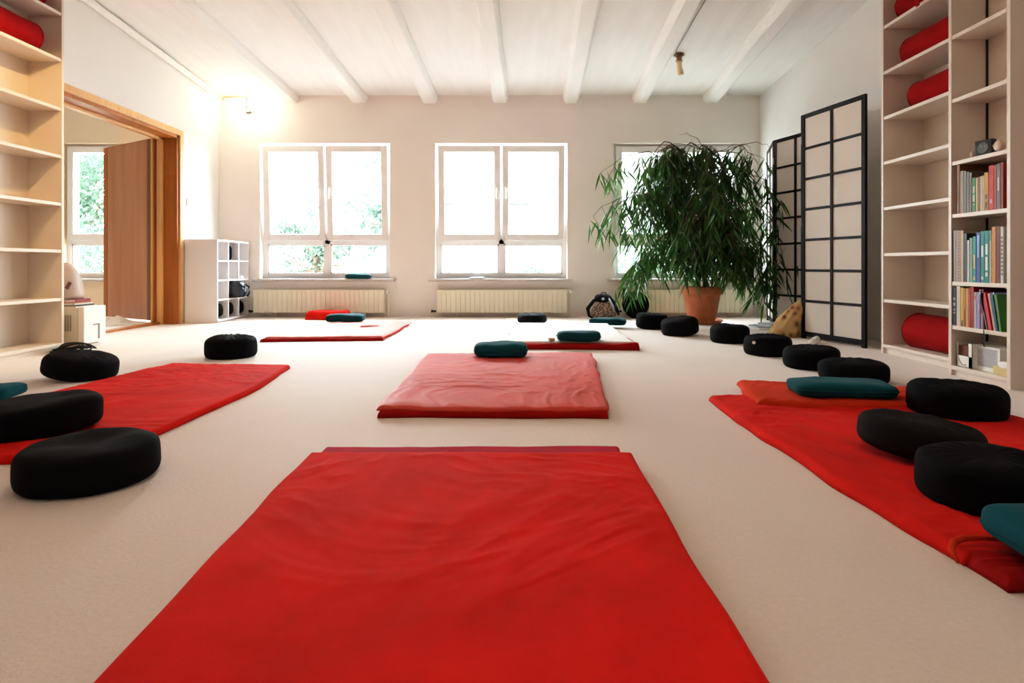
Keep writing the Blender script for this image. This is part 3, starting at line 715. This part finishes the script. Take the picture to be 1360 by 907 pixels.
# ------------------------------------------------------------------ folding screen
sc = thing('folding_screen', 'black lattice folding screen with white paper panels by the right wall', 'screen', (2.6, 5.6, 0))
P = [(2.885, 6.80), (2.684, 6.17), (2.862, 5.60), (2.475, 5.14), (2.635, 4.475)]
SH = 1.895
for i in range(4):
    (xa, ya), (xb, yb) = P[i], P[i + 1]
    L = math.hypot(xb - xa, yb - ya); an = math.atan2(yb - ya, xb - xa); f = .040
    p = bpy.data.objects.new('screen_panel', None)
    bm = B((.004, f, -.011, .011, 0.0, SH), (L - f, L - .004, -.011, .011, 0.0, SH), (f, L - f, -.011, .011, SH - .035, SH), (f, L - f, -.011, .011, .02, .06), bev=.002)
    fr = obj('panel_frame', bm, M['lacquer'], sc, loc=(xa - 2.6, ya - 5.6, 0), rz=an)
    bm = B((L / 2 - .012, L / 2 + .012, -.010, .010, .06, SH - .035))
    for k in range(1, 7):
        z = .06 + (SH - .095) * k / 7
        box(bm, f, L - f, -.009, .009, z - .0105, z + .0105)
    obj('lattice', bm, M['lacquer'], fr)
    obj('paper_sheet', B((f - .004, L - f + .004, -.001, .001, .05, SH - .03)), M['rice'], fr)
    if i:
        hb = bmesh.new()
        for z in (.25, .95, 1.65): tube(hb, [(0, 0, z), (0, 0, z + .07)], .008, 8)
        obj('hinge', hb, M['metal'], fr)

# ------------------------------------------------------------------ cube shelf
cx0, cx1, cy0, cy1, ct = -3.505, -3.155, 6.45, 7.225, .895
cs = thing('cube_shelf', 'white cube shelf unit with twelve compartments in the left back corner', 'shelf', ((cx0 + cx1) / 2, (cy0 + cy1) / 2, 0))
D, W, t_ = (cx1 - cx0) / 2, (cy1 - cy0) / 2, .018
obj('side_panel', B((-D, D, -W, -W + t_, 0, ct), bev=.001), M['cube'], cs); obj('side_panel', B((-D, D, W - t_, W, 0, ct), bev=.001), M['cube'], cs)
obj('back_panel', B((-D, -D + .005, -W + t_, W - t_, 0, ct)), M['cube'], cs)
obj('top_panel', B((-D, D, -W + t_, W - t_, ct - t_, ct)), M['cube'], cs)
zr = [.03 + (ct - t_ - .03) * k / 4 for k in range(5)]
obj('base_panel', B((-D, D, -W + t_, W - t_, .012, .03), (D - .05, D - .03, -W + t_, W - t_, 0, .012)), M['cube'], cs)
for z in zr[1:4]: obj('shelf', B((-D + .005, D - .001, -W + t_, W - t_, z - .008, z + .008)), M['cube'], cs)
cw = (2 * W - t_) / 3
for k in (1, 2): obj('divider', B((-D + .005, D - .002, -W + t_ / 2 + cw * k - .008, -W + t_ / 2 + cw * k + .008, .03, ct - t_)), M['cube'], cs)
def cell(c, r):   # centre of column c (0 near) at row r (0 bottom): y, z floor
    return cy0 + t_ / 2 + cw * (c + .5), zr[r] + .009
for c, lab in ((0, 'nearest bottom compartment'), (1, 'middle bottom compartment'), (2, 'farthest bottom compartment')):
    y, z = cell(c, 0); bm = bmesh.new(); sellip(bm, .13, .055, .085, .6, .7, (0, 0, .085), .008, c, 28, 14)
    o = obj('black_pouch', bm, M['strap'], smooth=True, loc=(cx1 - .16, y + .045, z)); tag(o, 'black upright pouch in the ' + lab + ' of the cube shelf', 'pouch', 'pouches in the bottom row of the cube shelf')
y, z = cell(1, 3); bm = bmesh.new(); sellip(bm, .10, .03, .085, .5, .6, (0, 0, .085), .01, 8, 28, 14)
o = obj('cloth_bundle', bm, M['navy'], smooth=True, loc=(cx1 - .14, y + .04, z)); tag(o, 'dark folded cloth bundle in the top middle compartment of the cube shelf', 'cloth')
y, z = cell(2, 2); o = sheet('paper_pile', cx1 - .12, y, z, .2, .16, .2, M['paper'], 'loose white papers in the second compartment down by the window', 'paper', .03)
y, z = cell(1, 1)
bp = thing('rucksack', 'black shiny rucksack bulging out of the cube shelf', 'backpack', (cx1 - .02, y + .03, z - .0))
bm = bmesh.new(); sellip(bm, .13, .098, .092, .55, .6, (0, 0, .094), .012, 3, 40, 20); obj('bag_body', bm, plain('black_nylon', (.016, .018, .024), .32, var=.3), bp, smooth=True)
bm = bmesh.new(); sellip(bm, .03, .075, .05, .5, .6, (.115, 0, .065), .006, 5, 28, 12); obj('front_pocket', bm, plain('dark_blue_nylon', (.03, .045, .08), .4), bp, smooth=True)
bm = bmesh.new(); tube(bm, [(.10, -.075, .15), (.15, -.06, .12), (.155, -.055, .05), (.13, -.06, .01)], .008, 8); tube(bm, [(.10, .075, .15), (.15, .06, .12), (.155, .055, .05), (.13, .06, .01)], .008, 8)
obj('strap', bm, M['strap'], bp, smooth=True)
bm = bmesh.new(); box(bm, .155, .163, -.07, -.045, .07, .10, bev=.002); box(bm, .155, .163, .045, .07, .07, .10, bev=.002); obj('buckle', bm, M['metal'], bp)

# ------------------------------------------------------------------ patterned backpack
bp = thing('backpack', 'backpack with a mottled brown front and black straps before the back wall', 'backpack', (1.05, 6.93, .001))
def shape(p, th, ph):
    k = (p.z + .13) / .26; f_ = 1.12 - .38 * k; p.x *= f_; p.y *= f_; p.x += .02 * k; return p
bm = bmesh.new(); sellip(bm, .15, .085, .125, .6, .7, (0, 0, .125), .012, 9, 48, 24, fn=shape); obj('bag_body', bm, M['leopard'], bp, smooth=True)
bm = bmesh.new(); sellip(bm, .105, .075, .06, .7, .8, (.0, .005, .225), .014, 2, 36, 18); obj('top_flap', bm, M['strap'], bp, smooth=True)
bm = bmesh.new()
tube(bm, [(-.04, -.05, .27), (-.12, -.06, .21), (-.185, -.05, .12), (-.17, -.06, .04), (-.125, -.06, .012)], [.012, .02, .024, .016, .01], 10)
tube(bm, [(.05, -.05, .27), (.105, -.08, .20), (.14, -.08, .12), (.17, -.06, .05)], [.012, .02, .022, .01], 10)
tube(bm, [(-.03, 0, .27), (-.02, 0, .30), (.03, 0, .30), (.04, 0, .27)], .007, 8)
obj('strap', bm, M['strap'], bp, smooth=True)
bm = bmesh.new(); tube(bm, [(.05, -.085, .24), (.09, -.11, .16), (.11, -.115, .09)], [.008, .012, .006], 8); sellip(bm, .018, .01, .015, .8, .8, (-.015, -.075, .235), 0, 0, 12, 8)
obj('silver_trim', bm, plain('silver_fabric', (.45, .47, .52), .4, .3), bp, smooth=True)

# ------------------------------------------------------------------ appliance, books, tank, cable at the left bookcase
ap = thing('air_purifier', 'cream box-shaped air purifier standing beside the left bookcase', 'appliance', (-3.325, 4.565, 0))
obj('housing', B((-.17, .115, -.115, .12, .02, .305), bev=.008), M['cream'], ap)
obj('front_panel', B((.118, .165, -.118, .122, .035, .31), bev=.006), M['white'], ap)
bm = bmesh.new()
for k in range(11): box(bm, -.12 + k * .018, -.112 + k * .018, -.1175, -.114, .13, .25)
obj('side_grille', bm, M['grille'], ap)
obj('handle_slot', B((.164, .168, -.02, .05, .166, .176), (.164, .168, .035, .05, .06, .17)), M['grille'], ap)
obj('foot', B((-.15, .14, -.10, .10, 0, .025), bev=.004), M['cream'], ap)
obj('top_lid', B((-.165, .10, -.11, .115, .304, .312), bev=.003), M['cream'], ap)
def flatbook(z, w, l, t_, col, lab, yaw, dx=0):
    t = thing('book', lab, 'book', (-3.35 + dx, 4.56, z), yaw, 'books lying on the air purifier')
    obj('cover', B((-w / 2, w / 2, -l / 2, l / 2, 0, .002), (-w / 2, w / 2, -l / 2, l / 2, t_ - .002, t_), (w / 2 - .003, w / 2, -l / 2, l / 2, 0, t_)), cmat(col), t)
    obj('page_block', B((-w / 2 + .003, w / 2 - .003, -l / 2 + .003, l / 2 - .003, .002, t_ - .002)), M['paper'], t)
flatbook(.313, .24, .2, .010, (.02, .02, .025), 'black flat book lying at the bottom on the air purifier', .05)
flatbook(.3235, .23, .19, .012, (.70, .66, .58), 'cream flat book lying on the air purifier under the coral one', -.05)
flatbook(.336, .21, .18, .008, (.70, .25, .12), 'thin coral flat book lying on the air purifier', 0)
flatbook(.3445, .205, .17, .020, (.24, .02, .025), 'dark red flat book lying topmost on the air purifier', .03)
tk = thing('humidifier', 'beige rounded humidifier tank with a dark label standing on the stacked books', 'humidifier', (-3.40, 4.56, .3648))
bm = bmesh.new(); prof = []
for k in range(17):
    u = k / 16; prof.append((.135 * math.sqrt(max(0, 1 - (u * .985) ** 2.1)) ** 1.0, .275 * u))
prof = [(0, 0), (.13, 0)] + prof[1:] + [(0, .275)]
lathe(bm, prof, 36); obj('tank', bm, M['beige'], tk, smooth=True)
lb = obj('label_plate', B((-.012, .012, -.002, .003, -.028, .028), bev=.001), cmat((.10, .02, .015)), tk, loc=(.105, -.086, .105)); lb.rotation_euler = (-.35, .55, .85)
bm = bmesh.new()
for k in range(7):
    rr = .045 + .006 * k; cx = .05 * math.sin(k * 1.3); pts = []
    for j in range(25):
        a = 2 * PI * j / 24; up = .05 * max(0, math.sin(a + k * .5)) * (.5 + .15 * k)
        pts.append((cx + rr * 1.5 * math.cos(a), .02 * math.sin(k * 2) + rr * .7 * math.sin(a), .008 + up * .7 + .003 * k))
    tube(bm, pts, .0055, 8, False)
tube(bm, [(-.09, .0, .007), (-.12, -.02, .007), (-.11, -.06, .007), (-.05, -.07, .007)], .0055, 8)
o = obj('cable_coil', bm, M['blackm'], smooth=True, loc=(-3.14, 4.30, .0)); tag(o, 'coiled black cable on the floor in front of the left bookcase', 'cable')
# folded papers on the floor in the doorway
bm = bmesh.new(); v = [bm.verts.new(p) for p in ((-.12, -.1, 0), (.13, -.08, 0), (.02, .02, .085), (-.14, .04, .02))]; bm.faces.new(v)
v2 = [bm.verts.new(p) for p in ((.13, -.08, 0), (.16, .10, 0), (.02, .02, .085))]; bm.faces.new(v2)
o = obj('folded_paper', bm, M['paper'], loc=(-4.17, 6.32, .007)); tag(o, 'folded white paper standing on the floor just past the door', 'paper')
o = sheet('white_strip', -3.95, 6.12, .007, .35, .05, .45, M['white'], 'long white strip lying on the floor under the open door', 'strip', .02)
struct('floor_next_room', 'white painted floor of the room beyond the doorway', 'floor', B((-7.19, XL - .245, -2.9, YB, 0, .006)), M['cube'])

# ------------------------------------------------------------------ ceiling lamp holder, corner lamp
cz = ceil_z(6.09)
lh = thing('lamp_holder', 'bare wooden lamp holder hanging from the ceiling by the second beam from the right', 'lamp', (1.69, 6.09, cz))
bm = bmesh.new(); lathe(bm, [(0, 0), (.05, 0), (.052, -.012), (.03, -.022), (0, -.022)], 24); obj('ceiling_plate', bm, M['dark_wood'], lh, smooth=True)
bm = bmesh.new(); lathe(bm, [(.018, -.02), (.03, -.03), (.03, -.045), (.018, -.055), (.036, -.062), (.036, -.07), (.016, -.075)], 24); obj('turned_neck', bm, wood('turned_wood', (.30, .15, .06), (.45, .26, .12)), lh, smooth=True)
bm = bmesh.new(); tube(bm, [(0, 0, -.07), (.002, 0, -.13), (.012, 0, -.18), (.016, 0, -.205)], [.028, .027, .033, .03], 20); obj('wooden_socket', bm, cmat((.85, .66, .40)), lh, smooth=True)
bm = bmesh.new(); tube(bm, [(1.69, 6.09, cz - .006), (1.63, 6.0, ceil_z(6) - .006), (1.615, 5.3, ceil_z(5.3) - .006), (1.60, 3.5, ceil_z(3.5) - .006)], .004, 6)
o = obj('ceiling_cable', bm, M['grille']); tag(o, 'thin grey cable running along the ceiling beam to the lamp holder', 'cable')
cl = thing('corner_lamp', 'lit halogen spotlight on a brass arm in the left back corner', 'lamp', (-3.04, 6.90, 2.49))
bm = bmesh.new(); tube(bm, [(-.26, 0, .055), (-.02, 0, .06), (0, 0, .05), (0, 0, -.08)], .008, 8); tube(bm, [(-.26, 0, .055), (-.26, 0, .02)], [.012, .02], 10); obj('arm', bm, M['brass'], cl, smooth=True)
bm = bmesh.new(); tube(bm, [(0, 0, .05), (0, 0, ceil_z(6.9) - 2.49)], .005, 8); obj('ceiling_rod', bm, M['brass'], cl, smooth=True)
for k, (dx, dy, dz) in enumerate(((-.055, -.02, -.10), (.035, -.035, -.11), (.055, .02, -.09))):
    bm = bmesh.new(); v = Vector((dx, dy, dz)); tube(bm, [(0, 0, -.08), v * .7 + Vector((0, 0, -.03))], .004, 6)
    tube(bm, [v, v * 1.25], [.012, .03], 12, False)
    for j in range(4):
        a_ = j * PI / 2 + k; tube(bm, [v, v + Vector((math.cos(a_) * .06, math.sin(a_) * .03, .012 * math.sin(3 * a_)))], .0022, 5)
    obj('spot_head', bm, M['metal'], cl)
bm = bmesh.new(); sellip(bm, .016, .016, .02, 1, 1, (0, 0, -.02), 0, 0, 14, 8); obj('bulb', bm, M['lampglow'], cl, smooth=True)

# ------------------------------------------------------------------ ficus
px_, py_ = 2.015, 6.40
pl = thing('potted_ficus', 'big drooping narrow-leaved ficus in a terracotta pot before the right window', 'plant', (px_, py_, 0))
bm = bmesh.new(); lathe(bm, [(0, 0), (.19, 0), (.215, .035), (.22, .045), (.205, .045), (.19, .02), (0, .02)], 48); obj('saucer', bm, M['terracotta'], pl, smooth=False)
bm = bmesh.new(); lathe(bm, [(0, .021), (.135, .021), (.145, .06), (.165, .16), (.19, .30), (.192, .31), (.215, .315), (.218, .385), (.212, .39), (.19, .39), (.185, .34), (0, .34)], 48); obj('pot', bm, M['terracotta'], pl)
bm = bmesh.new(); lathe(bm, [(0, .365), (.10, .362), (.184, .35)], 30); obj('soil', bm, M['soil'], pl)
rng = random.Random(7)
trunk = bmesh.new(); twigs = bmesh.new(); leaves = bmesh.new()
def leaf(bm, p, d, L, w, rng):
    d = d.normalized(); side = d.cross(Vector((rng.gauss(0, 1), rng.gauss(0, 1), rng.gauss(0, .6)))).normalized(); nrm = side.cross(d)
    cols = []
    for k, (u, ww) in enumerate(((0, .12), (.3, 1), (.65, .8), (1, .04))):
        q = p + d * L * u + Vector((0, 0, -L * .22 * u * u)) + nrm * L * .04 * math.sin(u * 3)
        cols.append((bm.verts.new(q - side * w * ww / 2), bm.verts.new(q + side * w * ww / 2)))
    for a_, b_ in zip(cols, cols[1:]): bm.faces.new((a_[0], a_[1], b_[1], b_[0]))
tips = []
for s in range(4):
    a_ = s * 1.6 + .3
    p = Vector((.04 * math.cos(a_), .04 * math.sin(a_), .36)); pts = [p.copy()]
    for k in range(9):
        p = p + Vector((.012 * math.cos(a_) + rng.gauss(0, .012), .012 * math.sin(a_) + rng.gauss(0, .012), .16)); pts.append(p.copy())
    tube(trunk, pts, [.020 - .0015 * k for k in range(10)], 8)
    tips.append(pts)
def crown_ok(q):   # rough hull of the crown, plant-local
    x, z = q.x, q.z
    top = 1.97 - .30 * max(0, abs(x) - .55) / .35
    return z < top
def branch(start, ang, reach, rise, droop, width=.009):
    d = Vector((math.cos(ang), math.sin(ang), 0)); pts = []
    n = 10
    for k in range(n + 1):
        u = k / n
        pts.append(start + d * reach * u + Vector((0, 0, rise * math.sin(min(1, u * 1.25) * PI / 2) - droop * max(0, u - .45) ** 1.6 * 2.4)) + Vector([rng.gauss(0, .010) for _ in range(3)]))
    for q in pts:
        mx_ = YB - py_ - .22
        if q.y > mx_: q.y = mx_ - rng.random() * .1
        if q.x > .56: q.x = .56 + .25 * (q.x - .56)
    tube(twigs, pts, [width * (1 - .75 * k / n) for k in range(n + 1)], 5)
    return pts
def foliage(pts, dens, i0=2):
    for i in range(i0, len(pts)):
        p = pts[i]
        for _ in range(dens):
            # hanging twiglet
            o_ = Vector((rng.gauss(0, .09), rng.gauss(0, .09), 0)); ln = rng.uniform(.10, .34)
            e = p + Vector((o_.x, o_.y, -ln)); m_ = p.lerp(e, .5) + Vector((o_.x * .3, o_.y * .3, .02))
            if e.y > YB - py_ - .2: e.y = YB - py_ - .2
            lim = .24 if abs(p.x) > .3 else .46
            if e.z < lim: e.z = lim + rng.random() * .2
            if rng.random() < .5: tube(twigs, [p, m_, e], [.0028, .002, .0012], 4)
            for k in range(rng.randint(4, 6)):
                u = rng.uniform(.1, 1.05); q = p.lerp(m_, u * 2) if u < .5 else m_.lerp(e, u * 2 - 1)
                a2 = rng.uniform(0, 2 * PI); dn = Vector((math.cos(a2) * .55, math.sin(a2) * .55, -rng.uniform(.35, 1.2)))
                leaf(leaves, q, dn, rng.uniform(.14, .23), rng.uniform(.016, .026), rng)
for i in range(47):
    tr = tips[i % 4]; k = rng.choice([2, 3, 4, 4, 5, 5, 6, 6, 7, 8, 9]); st = tr[k]
    an = rng.uniform(0, 2 * PI); reach = rng.uniform(.45, .86) * (1 if k < 8 else .85); zt = st.z
    rise = min(rng.uniform(.12, .45), 1.93 - zt); droop = rng.uniform(.15, .75)
    if abs(math.sin(an)) > .8: reach *= .8
    ps = branch(st, an, reach, rise, droop)
    foliage(ps, 2)
for an, reach, k, rise, droop in ((PI + .05, 1.12, 5, .30, .35), (PI + .2, 1.02, 5, .28, .3), (PI - .25, .95, 8, .28, .25), (PI + .5, .80, 3, .15, .35), (.1, .85, 5, .25, .6), (-.35, .95, 3, .1, .35), (-.2, .85, 2, .2, .5), (PI + .3, .88, 2, .15, .4), (-.5, .9, 6, .3, .3), (PI + .8, .7, 8, .2, .2)):
    foliage(branch(tips[1][k], an, reach, rise, droop), 2, 4)
for an, reach, k, rise, droop in ((PI - .2, .55, 9, .16, .1), (.2, .6, 9, .15, .1), (PI + .6, .5, 9, .17, .0), (-.5, .75, 9, .10, .1), (.0, .8, 8, .16, .2)):
    branch(tips[0][k], an, reach, rise, droop, .005)
obj('trunk', trunk, M['bark'], pl, smooth=True); obj('branches', twigs, M['bark'], pl); obj('leaves', leaves, M['leaf'], pl)

# ------------------------------------------------------------------ outside
struct('ground_outside', 'pale sunlit ground outside the windows', 'ground', B((-30, 30, YB + T, 60, -3.2, -3.0)), plain('pale_gravel', (.3, .3, .27), 1))
def tree(x, y, z, rx, rz, n, mat, label, seed, size=.22, trunk_r=.12, name='tree'):
    rng = random.Random(seed); t = thing(name, label, 'tree', (x, y, -3.0), group='garden greenery outside the windows')
    bm = bmesh.new(); zc = z + 3.0
    tube(bm, [(0, 0, 0), (.1, 0, zc * .5), (-.05, .05, zc), (.1, 0, zc + rz * .6)], [trunk_r, trunk_r * .8, trunk_r * .6, trunk_r * .2], 8)
    for k in range(9):
        a_ = rng.uniform(0, 2 * PI); q = Vector((math.cos(a_) * rx * .8, math.sin(a_) * rx * .5, zc + rng.uniform(-.6, .7) * rz))
        tube(bm, [(0, 0, zc - rz * .5 + k * .1), tuple(q * .55 + Vector((0, 0, zc * .43))), tuple(q)], [trunk_r * .4, trunk_r * .25, .01], 5)
    obj('trunk', bm, M['bark'], t)
    bm = bmesh.new()
    cl_ = [(Vector((rng.gauss(0, .5) * rx, rng.gauss(0, .45) * rx, rng.gauss(0, .5) * rz)), rng.uniform(.2, .42) * min(rx, rz)) for _ in range(46)]
    for _ in range(n):
        c_, r_ = rng.choice(cl_); d = Vector((rng.gauss(0, 1), rng.gauss(0, 1), rng.gauss(0, .5)))
        p = c_ + d.normalized() * r_ * rng.random() ** .4 + Vector((0, 0, zc))
        u = Vector((rng.gauss(0, 1), rng.gauss(0, 1), rng.gauss(0, 1))).normalized(); w_ = u.orthogonal().normalized()
        s = size * rng.uniform(.5, 1)
        bm.faces.new([bm.verts.new(p + u * s * a_ + w_ * s * b_) for a_, b_ in ((-.5, 0), (0, -.28), (.5, 0), (0, .28))])
    obj('crown', bm, M[mat], t)
tree(-8.7, 11.5, 1.3, 2.0, 2.2, 17000, 'tree_leaf', 'dense mint green tree seen through the next room window', 1, .14)
tree(-5.0, 15.5, .6, 1.3, 1.4, 5200, 'tree_leaf_pale', 'pale tree low behind the left half of the left window', 2, .13)
tree(-2.9, 15.0, 2.1, 1.1, 1.2, 1100, 'tree_leaf_pale', 'thin-leaved tree with bare slanting branches behind the right half of the left window', 3, .2)
tree(-1.35, 11.0, -.3, .8, .7, 1300, 'tree_leaf_pale', 'pale bush at the lower left of the middle window', 4, .15, .05, 'bush')
tree(.75, 10.2, -.35, .8, .8, 1800, 'tree_leaf', 'green bush at the lower right of the middle window', 5, .15, .05, 'bush')
tree(3.2, 13.0, .2, 1.6, 1.2, 2500, 'tree_leaf_pale', 'pale tree behind the potted ficus window', 6, .2)
hb = thing('house', 'pale house facade faintly visible through the middle window', 'building', (1.5, 26, -3.0))
hm = plain('pale_render', (.10, .10, .10), .9)
obj('facade', B((-8, 8, 0, 6, 0, 12)), hm, hb)
obj('roof', B((-8.5, 8.5, -.5, 6.5, 12, 12.5)), cmat((.05, .045, .042)), hb)
for x in (-5.5, -2.2, 1.1, 4.4):
    for z in (3.2, 6.4, 9.2):
        w_ = obj('window', B((x, x + 1.3, -.05, .02, z, z + 1.6)), cmat((.06, .065, .07)), hb); obj('ledge', B((x - .15, x + 1.45, -.25, 0, z - .15, z - .02)), cmat((.05, .05, .05)), w_)

# ------------------------------------------------------------------ light
w = bpy.data.worlds.new('sky'); bpy.context.scene.world = w; w.use_nodes = True
nt = w.node_tree; bg = nt.nodes['Background']
tc = nt.nodes.new('ShaderNodeTexCoord'); sp = nt.nodes.new('ShaderNodeSeparateXYZ'); nt.links.new(tc.outputs['Generated'], sp.inputs[0])
r = nt.nodes.new('ShaderNodeValToRGB'); r.color_ramp.elements[0].color = (.95, .97, 1, 1); r.color_ramp.elements[1].color = (.80, .90, 1, 1); nt.links.new(sp.outputs[2], r.inputs[0])
nt.links.new(r.outputs[0], bg.inputs[0]); bg.inputs[1].default_value = 33.0
def area(name, loc, rot, sx, sy, power, col, portal=False, spread=None):
    l = bpy.data.lights.new(name, 'AREA'); l.shape = 'RECTANGLE'; l.size = sx; l.size_y = sy; l.energy = power; l.color = col
    if portal: l.cycles.is_portal = True
    if spread: l.spread = spread
    o = bpy.data.objects.new(name, l); C.objects.link(o); o.location = loc; o.rotation_euler = rot; return o
for n in wins:
    a_, b_ = wins[n]
    area('window_portal', ((a_ + b_) / 2, YB + .28, (WZ0 + WZ1) / 2), (-PI / 2, 0, 0), b_ - a_, WZ1 - WZ0, 1, (1, 1, 1), True)
def lamp(name, loc, power, col, size=.15):
    l = bpy.data.lights.new(name, 'POINT'); l.energy = power; l.color = col; l.shadow_soft_size = size
    o = bpy.data.objects.new(name, l); C.objects.link(o); o.location = loc
lamp('corner_lamp_light', (-3.06, 6.95, 2.47), 6.5, (1, .84, .60), .05)
lamp('ceiling_spot_light', (-.6, 2.4, 2.75), 12, (1, .70, .40), .08)
area('unseen_ceiling_fill', (-.3, .8, 2.98), (0, 0, 0), 3.0, 2.0, 14, (1, .9, .8))  # added fill light, out of view under the ceiling
area('next_room_area_light', (-5.3, 5.2, 2.6), (0, 0, 0), 1.5, 1.5, 10, (1, .9, .75))  # soft area light facing down in the next room

l_ = bpy.data.lights.new('bookcase_spot_light', 'SPOT'); l_.energy = 95; l_.color = (1, .62, .24); l_.spot_size = math.radians(62); l_.spot_blend = .35; l_.shadow_soft_size = .03
o_ = bpy.data.objects.new('bookcase_spot_light', l_); C.objects.link(o_); o_.location = (-2.05, 3.15, 2.62)
o_.rotation_euler = (Vector((-3.4, 4.1, 1.05)) - Vector(o_.location)).to_track_quat('-Z', 'Y').to_euler()
# ------------------------------------------------------------------ camera
cam = bpy.data.cameras.new('camera'); cam.sensor_width = 36; cam.lens = 36 * F / 1360; cam.shift_y = -(453.5 - HY) / 1360
cam.clip_start = .02
co = bpy.data.objects.new('camera', cam); C.objects.link(co); co.location = (0, 0, H); co.rotation_euler = (PI / 2, 0, 0)
S = bpy.context.scene; S.camera = co
S.view_settings.view_transform = 'Standard'; S.view_settings.look = 'None'; S.view_settings.exposure = 0.17
S.view_settings.use_curve_mapping = True
cv = S.view_settings.curve_mapping.curves[3]
cv.points.new(.02, .014); cv.points.new(.25, .26); cv.points.new(.6, .66)
S.view_settings.curve_mapping.update()
S.cycles.use_denoising = True
S.cycles.max_bounces = 10; S.cycles.diffuse_bounces = 6; S.cycles.transparent_max_bounces = 16
S.cycles.sample_clamp_indirect = 6
